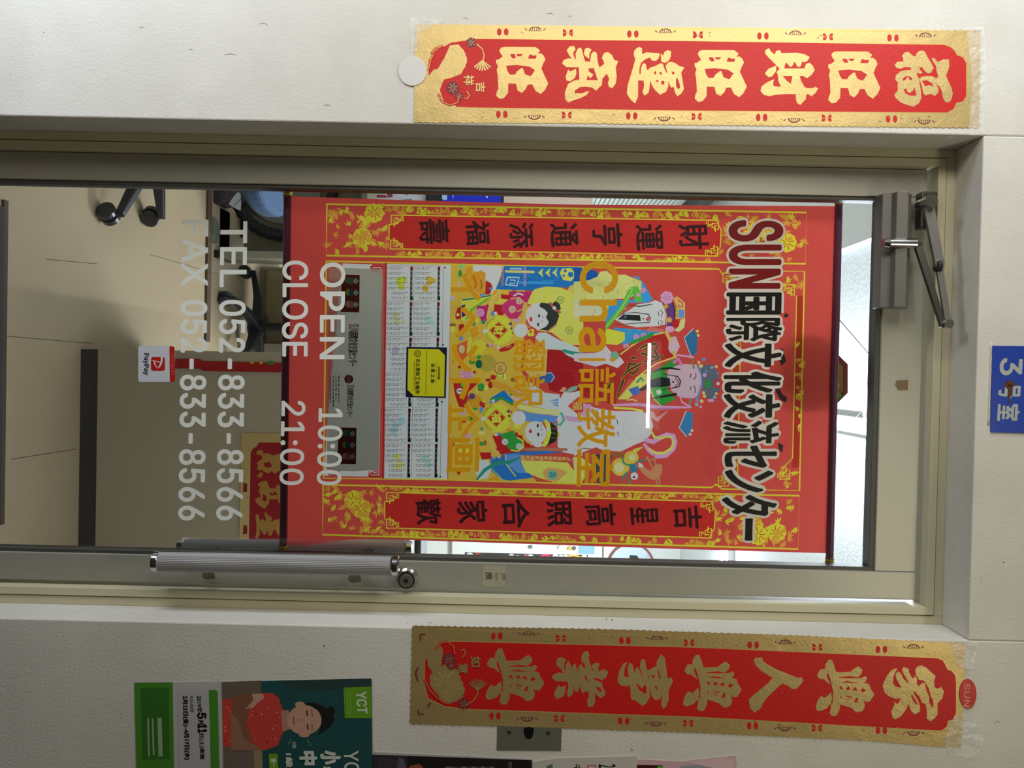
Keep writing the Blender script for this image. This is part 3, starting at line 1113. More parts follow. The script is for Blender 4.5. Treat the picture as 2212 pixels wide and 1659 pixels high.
left_sheet = [(897, 52), (1300, 57), (1700, 61), (2119, 66), (2115, 276), (1700, 272), (1300, 267), (894, 264)]
left_red = [(1030, 84), (1500, 89), (2040, 97), (2055, 103), (2063, 111), (2067, 119), (2080, 124), (2087, 136), (2087, 208), (2080, 219), (2066, 222),
            (2060, 235), (2046, 243), (1500, 239), (1020, 232), (960, 230), (940, 215), (926, 190), (926, 130), (940, 110), (975, 92)]
couplet('bright red and gold vertical banner left of the door, touched by the round white sticker', left_sheet, left_red,
        [(FU,), (WANG, 290 - 10 / 7.373, 22 / 7.373), (CAI,), (WANG,), (YUN,), (QI,), (WANG, -300 - 950 / 7.373, -50 / 7.373)],
        [(1086, 69, 1929, 82, 7)], [(1084, 247, 1926, 257, 7)],
        [('blob', [(960, 125), (972, 98), (990, 96), (1003, 110), (1006, 140), (996, 160), (975, 168), (958, 172), (950, 195), (960, 222), (985, 228),
                   (985, 234), (930, 234), (924, 200), (924, 165), (945, 150)]),
         ('gold', (985, 130, 24)), ('gold', (945, 165, 16)), ('flower', (1018, 92, 11)), ('flower', (978, 190, 14)), ('flower', (992, 208, 9)),
         ('line', [(1030, 95), (1042, 106), (1046, 120), (1044, 130)]), ('spray', (1042, 130, PI / 2, 22)),
         ('redline', [(932, 115), (940, 105), (955, 100)]), ('redline', [(926, 150), (930, 130), (936, 118)]),
         ('redline', [(948, 205), (955, 220), (972, 227), (988, 222), (992, 208)]), ('line', [(1008, 197), (1014, 205), (1010, 214), (1004, 212)])],
        [('吉', 1028, 1048, 178, 199), ('祥', 1002, 1024, 163, 184)])
right_sheet = [(891, 1352), (1300, 1359), (1700, 1372), (2086, 1390), (2076, 1615), (2035, 1613), (1880, 1600), (1500, 1582), (1200, 1572), (886, 1563)]
right_red = [(985, 1386), (1500, 1399), (2024, 1422), (2036, 1426), (2042, 1436), (2046, 1446), (2056, 1450), (2063, 1459), (2065, 1472), (2065, 1539),
             (2059, 1554), (2048, 1557), (2045, 1569), (2034, 1578), (2010, 1577), (1500, 1548), (1000, 1531), (960, 1525), (925, 1508), (918, 1480),
             (918, 1425), (932, 1400), (955, 1388)]
couplet('red and gold vertical banner right of the door, over the grey cover plate', right_sheet, right_red,
        [(JIA,), (XING,), (REN,), (XING, -280 - 48 / 7.373, -10 - 3 / 7.373), (SHI,), (YE,), (XING, -560 - 1128 / 7.373, -20 - 33 / 7.373)],
        [(1073, 1374, 1904, 1403, 7)], [(1069, 1547, 1904, 1578, 7)],
        [('gold', (962, 1470, 34)), ('gold', (978, 1490, 26)), ('gold', (968, 1500, 20)),
         ('blob', [(930, 1395), (950, 1392), (958, 1405), (952, 1440), (940, 1460), (925, 1440), (920, 1410)]),
         ('flower', (970, 1425, 14)), ('flower', (975, 1438, 9)), ('flower', (1002, 1520, 12)),
         ('redline', [(942, 1402), (950, 1390), (965, 1386), (980, 1396), (983, 1412)]),
         ('redline', [(918, 1470), (928, 1490), (945, 1508), (965, 1520)]),
         ('line', [(995, 1405), (1003, 1402), (1006, 1412), (998, 1420)]),
         ('line', [(1008, 1522), (1024, 1512), (1032, 1498), (1033, 1488)]), ('spray', (1032, 1492, -PI / 2, 24)),
         ('dark', [(908, 1382), (908, 1370), (918, 1370)]), ('dark', [(904, 1534), (904, 1542), (914, 1542)]),
         ('dark', [(903, 1442), (898, 1455), (903, 1470)]), ('dark', [(930, 1518), (925, 1526)])],
        [('如', 1017, 1038, 1418, 1440), ('意', 990, 1011, 1433, 1454)])

# clear tape over the banner ends
for lab, poly in [('clear tape over the upper end of the left banner', [(2088, 60), (2126, 58), (2130, 180), (2122, 292), (2092, 292), (2100, 180)]),
                  ('clear tape along the lower end of the left banner', [(886, 40), (960, 44), (905, 70), (902, 110), (888, 112)]),
                  ('clear tape over the upper end of the right banner', [(2050, 1384), (2112, 1386), (2108, 1420), (2096, 1460), (2070, 1440)]),
                  ('crumpled clear tape below the oval sticker by the right banner', [(2062, 1545), (2100, 1548), (2125, 1600), (2108, 1640), (2050, 1632), (2040, 1600)])]:
    bm = bmesh.new()
    slab(bm, poly, -0.0019, -0.0016)
    setp(obj('tape_strip', bm, M_tape), lab, 'tape')

# scuffs and specks on the plaster
P = Print(-0.0002)
SC1, SC2 = ink((150, 148, 146), 0.8), ink((86, 76, 62), 0.8)
for x, y, l in ((485, 118, 26), (560, 52, 18), (300, 60, 12), (408, 108, 10), (1180, 30, 16), (1226, 36, 9), (2150, 1560, 10), (700, 228, 14), (1000, 40, 12)):
    P.line([(x, y), (x + l * 0.5, y - 2), (x + l, y + 1)], [0.6, 2.0, 0.6], SC1, keep=True)
for x, y in ((1310, 1337), (1322, 1339), (964, 1575), (2168, 1215), (2120, 1254), (930, 1345), (880, 1346), (2108, 1250), (1365, 1620), (700, 1395)):
    P.disc((x, y), random.uniform(0.9, 1.8), SC2, seg=7, keep=True)
P.build('scuff_marks', bpy.data.objects['wall_front'])['kind'] = 'stuff'

# ------------------------------------------------------------------ small things on the wall
bm = bmesh.new()
slab(bm, [(891 + 30.5 * math.cos(t * PI / 18), 153 + 32 * math.sin(t * PI / 18)) for t in range(36)], -0.0028, -0.0016)
setp(obj('round_sticker', bm, mat('white_sticker', (214, 212, 210), 0.35)), 'round white sticker at the lower end of the left banner', 'sticker')

RED_OV = mat('red_sticker', (200, 40, 32), 0.4)
bm = bmesh.new()
slab(bm, [(2091 + 18.5 * math.cos(t * PI / 18), 1499 + 32 * math.sin(t * PI / 18)) for t in range(36)], -0.0026, -0.0014)
ov = setp(obj('oval_sticker', bm, RED_OV), 'red oval sticker reading SUN at the upper end of the right banner', 'sticker')
P = Print(-0.0027)
P.text('SUN', (2083, 1476), (2082, 1526), (2095, 1477), ink((225, 150, 140)), fat=0.3)
P.build('lettering', ov)

# blue room plate, its top beyond the frame of the photo
bm = bmesh.new()
plate = [(2143, 747), (2243, 748), (2238, 937), (2140, 934)]
slab(bm, plate, -0.0024, -0.0003)
pl = setp(obj('room_plate', bm, mat('blue_plate', (32, 66, 170), 0.35, var=0.1, vscale=30), bevel=0.0006),
          'blue room number plate with white writing and a rusty screw above the door', 'sign')
P = Print(-0.0025)
PW = ink((176, 182, 178))
P.text('3', (2162, 775), (2160, 809), (2208, 775), PW, fat=1.6)
P.text('号', (2159, 831), (2157, 859), (2204, 831), PW, fat=1.5)
P.text('室', (2157, 874), (2155, 908), (2203, 874), PW, fat=1.3)
P.build('lettering', pl)
P = Print(-0.0028)
rust = mat('rust', (96, 62, 38), 0.85, var=0.4, vscale=120)
P.poly([(2172, 826), (2180, 821), (2190, 825), (2194, 832), (2186, 837), (2186, 852), (2180, 862), (2177, 858), (2178, 842), (2170, 834)], rust)
P.poly([(2178, 862), (2182, 862), (2181, 872), (2179, 872)], rust)
P.build('rust_stain', pl)
p = at(2181, 828, -0.003)
bm = bmesh.new()
tube(bm, [(p.x, -0.0026, p.z), (p.x, -0.0045, p.z), (p.x, -0.005, p.z)], [0.004, 0.004, 0.002], seg=14)
obj('screw', bm, rust, pl)
# sealant bead beside the plate
bm = bmesh.new()
tube(bm, [at(2141 + (y - 750) * -0.035, y, -0.0005) for y in range(738, 925, 12)], [0.0012 + 0.0011 * abs(math.sin(i * 1.7)) for i in range(16)], seg=8)
setp(obj('sealant_bead', bm, mat('sealant', (206, 200, 190), 0.5), smooth=True), 'uneven pale sealant bead under the blue room plate', 'sealant')

# plate behind the right banner
bm = bmesh.new()
slab(bm, [(1075, 1545), (1214, 1548), (1212, 1622), (1073, 1621)], -0.0011, 0.0004)
sw = setp(obj('cover_plate', bm, mat('grey_green_plate', (116, 118, 106), 0.45, metal=0.3), bevel=0.0004),
          'grey metal cover plate half hidden behind the right banner', 'plate')
P = Print(-0.00115)
P.disc((1142, 1578), 11, mat('socket_dark', (14, 14, 16), 0.4), ry=19, seg=24)
P.build('cable_hole', sw)
for x, y in ((1100, 1581), (1184, 1583)):
    p = at(x, y, -0.0012)
    bm = bmesh.new()
    tube(bm, [(p.x, -0.0011, p.z), (p.x, -0.0022, p.z)], [0.0042, 0.003], seg=14)
    obj('screw', bm, mat('dark_screw', (70, 68, 50), 0.5, metal=0.6), sw)


# ------------------------------------------------------------------ posters on the wall at the bottom of the photo
def poster(name, label, corners, m, th=0.0006, Yw=0.0, cat='poster'):
    bm = bmesh.new()
    slab(bm, corners, Yw - th - 0.0004, Yw - 0.0004)
    return setp(obj(name, bm, m), label, cat)


g1, g2 = ink((72, 138, 44)), ink((52, 110, 40))
pg = poster('poster', 'green and white exam poster with a child in a red shirt, right of the door',
            [(290, 1475), (804, 1466), (808, 1740), (296, 1745)], ink((186, 186, 184)))
P = Print(-0.0011, tf=(270, 1440, 3.352))
P.poly([(68, 116), (345, 113), (360, 1000), (88, 1000)], g1)
P.poly([(110, 155), (320, 150), (325, 670), (125, 675)], g2)
P.line([(110, 155), (320, 150), (325, 670), (125, 675), (110, 155)], 4, g1)
for x, a, b in ((255, 370, 650), (205, 375, 640), (172, 372, 650)):
    P.line([(x - 5, a), (x + 3, b)], 30 if x == 255 else 12, ink((150, 178, 140)), cap=False)
P.text('2019年 第1回', (630, 545), (638, 900), (672, 545), ink((200, 214, 190)), fat=0.4)
P.poly([(383, 185), (392, 172), (610, 170), (625, 1000), (390, 1000)], ink((180, 180, 182)))
P.poly([(607, 170), (655, 168), (672, 182), (690, 1000), (628, 1000)], g1)
P.n += 1
P.text('2019年', (520, 212), (524, 330), (556, 212), BK, fat=0.4)
P.text('5', (526, 336), (528, 375), (585, 336), BK, fat=1.2)
P.text('月', (530, 382), (532, 418), (566, 382), BK, fat=0.5)
P.text('11', (530, 420), (532, 476), (590, 420), BK, fat=1.2)
P.text('日(土)実施', (534, 484), (540, 668), (572, 484), BK, fat=0.3)
P.text('申込期間', (470, 212), (474, 325), (494, 212), ink((110, 112, 110)), fat=0.2)
P.text('2月22日(金)~4月17日(水)', (412, 212), (430, 672), (455, 212), BK, fat=0.5)
TEAL, TEAL2 = ink((32, 78, 80)), ink((44, 66, 66))
P.poly([(702, 112), (1785, 84), (1795, 1000), (720, 1000)], ink((112, 100, 90)))
P.poly([(702, 112), (985, 100), (1000, 190), (790, 205), (780, 235), (706, 235)], ink((108, 96, 82)))
P.poly([(985, 104), (1785, 84), (1795, 1000), (1005, 1000)], TEAL)
P.poly([(1100, 100), (1785, 84), (1786, 145), (1300, 180)], TEAL2)
P.poly([(930, 600), (990, 580), (1010, 1000), (960, 1000)], ink((150, 132, 96)))
SK, SKD, SH = ink((196, 152, 132)), ink((130, 88, 66)), ink((198, 66, 58))
P.poly([(706, 235), (780, 232), (900, 225), (990, 190), (1070, 188), (1115, 225), (1135, 290), (1150, 310), (1170, 400), (1160, 460), (1130, 500),
        (1110, 570), (1010, 605), (960, 600), (930, 545), (880, 560), (770, 575), (712, 578)], SH)
for _ in range(60):
    x, y = random.uniform(720, 1120), random.uniform(250, 560)
    P.disc((x, y), random.uniform(4, 11), ink(random.choice([(216, 96, 84), (178, 44, 40), (226, 130, 118)])), seg=7, keep=True)
P.n += 1
P.poly([(780, 225), (830, 198), (920, 195), (930, 250), (900, 300), (880, 400), (920, 520), (900, 545), (850, 530), (800, 430), (770, 330)], SKD)
P.poly([(920, 195), (1000, 195), (1010, 225), (960, 262), (925, 300), (890, 290), (930, 240)], SK)
P.poly([(770, 330), (830, 400), (860, 520), (930, 560), (985, 590), (985, 605), (770, 605), (768, 400)], ink((150, 108, 84)))
for k in range(4):
    P.line([(880 + k * 14, 300 - k * 12), (945 + k * 8, 250 - k * 8)], 10, SK, keep=True)
P.n += 1
P.poly([(1130, 320), (1185, 310), (1200, 450), (1140, 470)], ink((176, 128, 108)))
P.disc((1300, 385), 125, SK, ry=108, seg=28)
P.disc((1270, 272), 38, SK, ry=20)
P.disc((1300, 495), 38, SK, ry=16)
HAIR = ink((28, 30, 30))
P.poly([(1290, 262), (1370, 258), (1450, 290), (1500, 330), (1520, 380), (1490, 430), (1450, 460), (1400, 490), (1420, 430), (1425, 370), (1405, 320),
        (1350, 285)], HAIR)
P.disc((1492, 320), 28, HAIR, ry=38)
for (a, b) in (((1318, 318), (1322, 352)), ((1322, 418), (1326, 450))):
    P.line([a, b], 9, HAIR, keep=True)
for (a, b) in (((1352, 310), (1358, 355)), ((1356, 415), (1356, 458))):
    P.line([a, b], 6, SKD, keep=True)
P.line([(1225, 365), (1218, 390), (1228, 415)], 8, ink((160, 74, 66)), keep=True)
P.line([(1300, 385), (1258, 380), (1256, 396)], 6, ink((176, 130, 110)), keep=True)
P.n += 1
GY = ink((100, 158, 36))
P.poly([(1583, 150), (1783, 142), (1787, 372), (1592, 372)], GY)
WH = ink((206, 212, 204))
P.text('YCT', (1674, 180), (1684, 335), (1745, 180), WH, fat=0.8)
P.line([(1610, 185), (1618, 340)], 5, ink((140, 184, 90)))
P.line([(1630, 185), (1638, 340)], 5, ink((140, 184, 90)))
P.text('YCT', (1585, 608), (1596, 840), (1690, 608), WH, fat=0.6)
P.text('小', (1420, 612), (1426, 700), (1555, 612), WH, fat=2.2)
P.text('学', (1420, 725), (1426, 860), (1500, 725), WH, fat=2.0)
P.text('中', (1268, 615), (1274, 705), (1385, 615), WH, fat=2.2)
P.text('1級', (1165, 628), (1170, 725), (1210, 628), WH, fat=0.8)
P.poly([(1042, 628), (1108, 626), (1114, 800), (1050, 800)], GY)
P.text('第一', (1055, 660), (1060, 725), (1095, 660), WH, fat=0.4)
P.text('お勧!', (1210, 540), (1214, 590), (1240, 540), ink((160, 180, 170)), fat=0.2)
P.line([(1185, 560), (1205, 520)], 3, ink((160, 180, 170)))
P.line([(1320, 520), (1345, 570)], 3, ink((160, 180, 170)))
P.build('poster_print', pg, 'green panels, child with folded arms and white lettering')

pd = poster('magazine_page', 'dark printed page with a pale border beside the green poster, cut by the photo edge',
            [(796, 1624), (1150, 1640), (1152, 1760), (798, 1756)], ink((176, 176, 176)), th=0.001, cat='page')
P = Print(-0.0015)
P.poly([(804, 1630), (1149, 1642), (1150, 1755), (806, 1752)], ink((30, 28, 30)))
P.poly([(806, 1631), (880, 1634), (886, 1752), (808, 1752)], ink((50, 48, 54)))
P.poly([(862, 1636), (872, 1640), (878, 1662), (866, 1672), (858, 1655)], ink((96, 90, 112)))
P.poly([(884, 1655), (905, 1650), (914, 1656), (916, 1690), (882, 1690)], ink((150, 78, 62)))
for k in range(9):
    P.line([(820 + k * 6, 1636 + k), (822 + k * 6, 1668)], 1.5, ink((84, 80, 84)), keep=True)
P.n += 1
P.text('見る楽しむ', (960, 1656), (960, 1668), (1072, 1656), ink((170, 170, 166)))
P.poly([(1098, 1646), (1106, 1646), (1107, 1690), (1099, 1690)], ink((80, 78, 80)))
P.build('page_print', pd)

pw = poster('leaflet', 'white leaflet with red and black print between the dark page and the pink leaflet',
            [(1150, 1646), (1200, 1638), (1375, 1633), (1378, 1760), (1152, 1760)], ink((196, 192, 186)), th=0.0014, cat='leaflet')
P = Print(-0.0019)
P.poly([(1180, 1655), (1194, 1650), (1192, 1690), (1186, 1690)], ink((96, 116, 96)))
P.text('名', (1240, 1650), (1240, 1680), (1255, 1650), BK, fat=0.4)
P.text('21世紀', (1290, 1651), (1289, 1700), (1338, 1651), BK, fat=0.2)
P.poly([(1268, 1652), (1288, 1652), (1288, 1690), (1268, 1690)], ink((180, 110, 104)))
P.poly([(1271, 1655), (1285, 1655), (1285, 1690), (1271, 1690)], ink((200, 192, 186)))
P.build('leaflet_print', pw)
pp = poster('leaflet', 'pink leaflet with dark and green print, nearest the switch end of the bottom edge',
            [(1372, 1640), (1470, 1645), (1590, 1632), (1594, 1760), (1374, 1760)], ink((206, 170, 178)), th=0.0011, cat='leaflet')
P = Print(-0.0016)
P.poly([(1354 + 22, 1652), (1432, 1653), (1434, 1720), (1376, 1720)], ink((66, 22, 22)))
P.poly([(1420, 1655), (1432, 1654), (1434, 1700), (1418, 1700)], ink((84, 170, 46)))
P.poly([(1470, 1655), (1520, 1651), (1540, 1660), (1520, 1700), (1466, 1700)], ink((150, 154, 172)))
P.poly([(1480, 1645), (1560, 1638), (1586, 1640), (1584, 1700), (1556, 1700), (1545, 1660)], ink((216, 186, 192)))
P.build('leaflet_print', pp)

# ------------------------------------------------------------------ stickers on the glass and door
YS = YG - 0.0009


def glass_sticker(name, label, px, m, th=0.0006, Y=YG, cat='sticker'):
    bm = bmesh.new()
    slab(bm, px, Y - th - 0.0003, Y - 0.0003)
    return setp(obj(name, bm, m), label, cat)


ys = glass_sticker('member_sticker', 'yellow member sticker with a navy border on the door glass', [(878, 749), (965.6, 750.6), (963, 860), (876, 858)],
                   ink((22, 24, 52), 0.35))
P = Print(YG - 0.001, tf=(870, 740, 12.76))
YL2 = ink((196, 194, 22), 0.45)
DK = ink((66, 68, 16), 0.5)
P.poly([(155, 168), (1000, 185), (1162, 350), (1140, 1490), (305, 1472), (130, 1300)], YL2)
P.line([(655, 225), (635, 1420)], 14, DK)
P.ring((408, 305), 88, 16, DK)
for k in range(16):
    t = k * PI / 8
    P.disc((408 + 88 * math.cos(t), 305 + 88 * math.sin(t)), 11, DK, seg=8, keep=True)
P.ring((408, 305), 52, 10, DK)
P.text('会', (415 - 40, 275), (415 - 40, 335), (445, 275), DK)
for i, ch in enumerate('名古屋商工会議所'):
    y = 440 + i * 123
    P.text(ch, (365 - i * 2, y), (363 - i * 2, y + 104), (480 - i * 2, y), DK, fat=0.22)
P.text('Nagoya Chamber of Commerce & Industry', (300, 520), (292, 1330), (340, 520), DK)
for i, ch in enumerate('会員之章'):
    y = 575 + i * 143
    P.text(ch, (782 - i * 3, y), (780 - i * 3, y + 100), (888 - i * 3, y), DK, fat=0.22)
P.line([(935, 525), (915, 1140)], 5, DK)
P.text('2020年度', (975, 660), (965, 1010), (1040, 660), DK, fat=0.15)
P.build('sticker_print', ys)


def rrect(x0, x1, y0, y1, r, t=0.0):
    pts = []
    for cx, cy, a in ((x1 - r, y1 - r, 0), (x0 + r, y1 - r, PI / 2), (x0 + r, y0 + r, PI), (x1 - r, y0 + r, 3 * PI / 2)):
        for k in range(5):
            q = a + k * PI / 8
            pts.append((cx + r * math.cos(q), cy + r * math.sin(q)))
    return pts


pay = glass_sticker('payment_sticker', 'white payment sticker with a red band low on the door glass', rrect(298.5, 377.5, 747, 825, 5), ink((196, 198, 208), 0.4))
P = Print(YG - 0.001, tf=(290, 740, 18.43))
PR = ink((176, 26, 20), 0.45)
P.poly([(1400, 150), (1540, 150), (1590, 175), (1605, 230), (1630, 1500), (1600, 1550), (1550, 1570), (1415, 1565)], PR)
P.poly(rrect(665, 1222, 575, 1125, 90), PR)
WP = ink((206, 204, 208), 0.4)
P.line([(1095, 560), (1100, 700), (1060, 850), (1000, 960), (940, 1030)], [95, 85, 75, 60, 10], WP)
P.line([(665, 695), (900, 745), (1040, 790)], [20, 30, 40], WP)
P.line([(940, 1030), (860, 940), (820, 850), (800, 740)], [10, 40, 60, 60], WP)
P.text('PayPay', (345, 430), (345, 1290), (580, 430), ink((30, 30, 44)), fat=0.35)
P.text('ペイペイ使えます', (1455, 430), (1480, 1290), (1560, 430), ink((204, 110, 104)), fat=0.05)
P.build('sticker_print', pay)

push = glass_sticker('push_sticker', 'faded square push label on the handle side of the door frame', [(1043, 1221), (1093, 1222), (1092, 1268), (1042, 1267)],
                     M_film, Y=YD, th=0.0004)
P = Print(YD - 0.0008)
BRN = ink((70, 62, 34))
P.text('推', (1049, 1236), (1049, 1252), (1064, 1236), BRN, fat=0.2)
P.text('押', (1082, 1238), (1082, 1253), (1093, 1238), ink((112, 104, 78)))
P.text('PUSH', (1070, 1237), (1070, 1254), (1076, 1237), ink((100, 92, 64)))
P.build('sticker_print', push)
tp = glass_sticker('tape_scrap', 'small scrap of brown tape on the top rail of the door', [(1938, 822), (1962, 821), (1961, 842), (1940, 842), (1938, 834), (1934, 833)],
                   mat('brown_tape', (124, 104, 76), 0.5, var=0.2, vscale=100), Y=YD, th=0.0005, cat='tape')

# ------------------------------------------------------------------ the hanging calendar behind the glass
YC = 0.186
cal_px = [(622, 424), (900, 433), (1240, 442), (1560, 444), (1804, 445), (1795, 820), (1786, 1195), (1500, 1187), (1200, 1177), (900, 1167), (790, 1164),
          (735, 1168), (660, 1178), (612, 1176), (616, 800)]
cal = empty('wall_calendar', at(1200, 810, YC), 'large red hanging scroll calendar behind the door glass', 'calendar')
CALRED = ink((196, 72, 64), 0.5)
M_rod = mat('purple_lacquer_rod', (112, 60, 88), 0.3, var=0.2, vscale=12)
M_cap = mat('brass_cap', (170, 138, 30), 0.35, metal=0.6)
for (a, b, ca_, cb_, r) in (((1812, 442), (1792, 1206), (1813, 426), (1791, 1222), 0.0080), ((621, 424), (612, 1178), (622, 406), (611, 1195), 0.0082)):
    A, B = at(*a, YC - 0.002), at(*b, YC - 0.002)
    bm = bmesh.new()
    tube(bm, [A, B], r, seg=24)
    rd = obj('rod', bm, M_rod, cal, smooth=False)
    for p, q in ((a, ca_), (b, cb_)):
        p, q = at(*p, YC - 0.002), at(*q, YC - 0.002)
        bm = bmesh.new()
        pts = [p.lerp(q, t) for t in (-0.05, 0.1, 0.25, 0.6, 0.9, 1.0)]
        tube(bm, pts, [r * 1.12, r * 1.22, r * 1.1, r * 1.2, r * 1.15, r * 0.8], seg=20)
        obj('rod_cap', bm, M_cap, rd)

YP = YC - 0.0001
YEL, ORA, YG2 = ink((226, 196, 52)), ink((214, 150, 58)), ink((206, 196, 40))
RD2 = ink((176, 38, 36))


def rnd_floral(P, quad, n, s=6.0, big=0):
    """printed gold leaves and flowers scattered in a quadrilateral TL,TR,BR,BL (px)"""
    A, B, C_, D = [Vector(q) for q in quad]

    def uv(u, v):
        return A * (1 - u) * (1 - v) + B * u * (1 - v) + C_ * u * v + D * (1 - u) * v
    for k in range(big):
        c = uv(random.uniform(0.2, 0.8), random.uniform(0.15, 0.85))
        peony(P, c.x, c.y, s * 1.9, YEL, RD2, 8)
    P.n += 2
    for k in range(n):
        c = uv(random.uniform(0.03, 0.97), random.uniform(0.06, 0.94))
        t = random.uniform(0, 2 * PI)
        m = random.choice([ORA, ORA, YEL])
        for j in range(random.choice([3, 4, 5])):
            a = t + j * 0.62
            L1 = s * random.uniform(0.8, 1.3)
            P.line([(c.x, c.y), (c.x + L1 * 0.55 * math.cos(a), c.y + L1 * 0.55 * math.sin(a)), (c.x + L1 * math.cos(a), c.y + L1 * math.sin(a))],
                   [0.6, s * 0.36, 0.4], m, keep=True, cap=False)
    P.n += 1


def fret(P, x, y, sx, sy, m=YEL, k=1.0):
    """a small key-fret corner"""
    w = 2.4 * k
    for l in ([(0, 0), (22, 0), (22, 9), (13, 9), (13, 5)], [(0, 0), (0, 20), (9, 20), (9, 12), (4, 12)], [(6, 7), (14, 7), (14, 16), (7, 16), (7, 24)],
              [(18, 12), (26, 12), (26, 4)]):
        P.line([(x + sx * a * k, y + sy * b * k) for a, b in l], w, m, keep=True)
    P.n += 1


P = Print(YC)
P.one = True
P.poly(cal_px, CALRED)
# left and right text bands
bands = [dict(o=[(706, 441), (1742, 459), (1740, 570), (705, 552)], i=[(839, 463), (1556, 474), (1554, 555), (838, 540)]),
         dict(o=[(698, 1047), (1727, 1071), (1724, 1186), (697, 1155)], i=[(829, 1062), (1544, 1081), (1541, 1164), (829, 1143)])]
for b in bands:
    o, i = b['o'], b['i']
    rnd_floral(P, [o[0], (i[0][0], o[0][1] + 2), (i[3][0], o[3][1] + 2), o[3]], 52, 11, 2)
    rnd_floral(P, [(i[1][0], o[1][1] - 4), o[1], o[2], (i[2][0], o[2][1] - 5)], 62, 11, 3)
    for q in range(2):
        a0, a1 = (o[0], o[1]) if q == 0 else (i[3], i[2])
        b0, b1 = (i[0], i[1]) if q == 0 else (o[3], o[2])
        A0 = Vector((i[0][0], a0[1] + (a1[1] - a0[1]) * 0.12 if q == 0 else a0[1]))
        for k in range(46):
            t = (k + random.random() * 0.5) / 46
            x = i[0][0] + (i[1][0] - i[0][0]) * t
            if random.random() < 0.16:
                continue
            ya = a0[1] + (a1[1] - a0[1]) * (x - a0[0]) / (a1[0] - a0[0])
            yb = b0[1] + (b1[1] - b0[1]) * (x - b0[0]) / (b1[0] - b0[0])
            yb2 = ya + (yb - ya)
            hh = (yb2 - ya)
            m = YEL if (k // 3) % 2 else ORA
            for j in range(3):
                P.disc((x + random.uniform(-6, 6), ya + hh * random.uniform(0.25, 0.8)), random.uniform(5, 8), m, seg=7, ry=random.uniform(3, hh * 0.4 + 0.1),
                       keep=True, wob=0.2)
            for j in range(2):
                P.line([(x + random.uniform(-6, 6), ya + hh * 0.2), (x + random.uniform(-6, 6), ya + hh * 0.8)], 1.0, RD2, keep=True)
    P.n += 1
    P.line(o + [o[0]], 3.6, YEL)
    ii = [(i[0][0], i[0][1] + 20), (i[0][0] + 16, i[0][1] + 20), (i[0][0] + 18, i[0][1]), (i[1][0] - 4, i[1][1]), (i[1][0] - 2, i[1][1] + 20),
          (i[1][0] + 16, i[1][1] + 22), (i[2][0] + 16, i[2][1] - 22), (i[2][0] - 2, i[2][1] - 20), (i[2][0] - 4, i[2][1]), (i[3][0] + 18, i[3][1]),
          (i[3][0] + 16, i[3][1] - 20), (i[3][0], i[3][1] - 20)]
    inner = [(i[0][0] + 2, i[0][1] + 22), (i[0][0] + 20, i[0][1] + 20), (i[0][0] + 32, i[0][1] + 2), (i[1][0] - 10, i[1][1] + 2), (i[1][0] + 2, i[1][1] + 22),
             (i[2][0] + 2, i[2][1] - 22), (i[2][0] - 10, i[2][1] - 2), (i[3][0] + 32, i[3][1] - 2), (i[3][0] + 20, i[3][1] - 20), (i[3][0] + 2, i[3][1] - 22)]
    P.poly(inner, ink((182, 42, 38)))
    P.line(inner + [inner[0]], 2.6, YEL)
    fret(P, i[0][0] + 6, i[0][1] + 2, 1, 1)
    fret(P, i[3][0] + 6, i[3][1] - 2, 1, -1)
    fret(P, i[1][0] - 4, i[1][1] + 2, -1, 1)
    fret(P, i[2][0] - 4, i[2][1] - 2, -1, -1)
INKB = ink((52, 20, 24))
for chars in ([('財', 1464, 1532, 484, 541), ('運', 1371, 1433, 485, 543), ('亨', 1277, 1347, 484, 537), ('通', 1186, 1250, 482, 536),
               ('添', 1098, 1155, 481, 538), ('福', 1004, 1060, 477, 531), ('壽', 903, 973, 474, 529)],
              [('吉', 1453, 1518, 1094, 1145), ('星', 1360, 1423, 1095, 1135), ('高', 1262, 1333, 1090, 1138), ('照', 1179, 1236, 1082, 1139),
               ('合', 1083, 1145, 1078, 1143), ('家', 985, 1055, 1082, 1132), ('歡', 896, 954, 1078, 1135)]):
    for ch, x0, x1, y0, y1 in chars:
        P.text(ch, (x0 + 2, y0 + 2), (x0 + 5, y1 - 2), (x1 - 4, y0 - 1), INKB, fat=1.25)
# centre frame
cf = [(705, 564), (980, 571), (1240, 577), (1553, 581), (1560, 592), (1574, 586), (1738, 586), (1727, 1060), (1560, 1056), (1546, 1046), (1538, 1053),
      (1240, 1045), (960, 1036), (699, 1033)]
P.line([(1594, 600), (1584, 1040)], 20, YEL, cap=False)
P.line([(1594, 600), (1584, 1040)], 15, ink((180, 52, 40)), cap=False)
rnd_floral(P, [(1585, 650), (1603, 650), (1594, 960), (1577, 960)], 16, 8, 0)
P.poly([(1720, 640), (1737, 640), (1728, 1010), (1711, 1010)], ink((170, 46, 34)))
rnd_floral(P, [(1719, 730), (1737, 730), (1731, 965), (1713, 965)], 18, 9, 0)
rnd_floral(P, [(1690, 590), (1736, 590), (1735, 640), (1700, 640)], 8, 10, 0)
rnd_floral(P, [(1690, 1010), (1728, 1010), (1726, 1058), (1690, 1056)], 8, 10, 0)
P.line([(1700, 632), (1721, 640), (1712, 990), (1690, 1012)], 2.4, YEL)
P.line(cf + [cf[0]], 3.4, YEL)
fret(P, 1716, 615, -1, 1)
fret(P, 1706, 1035, -1, -1)
fret(P, 1562, 590, 1, 1)
fret(P, 1552, 1050, 1, -1)
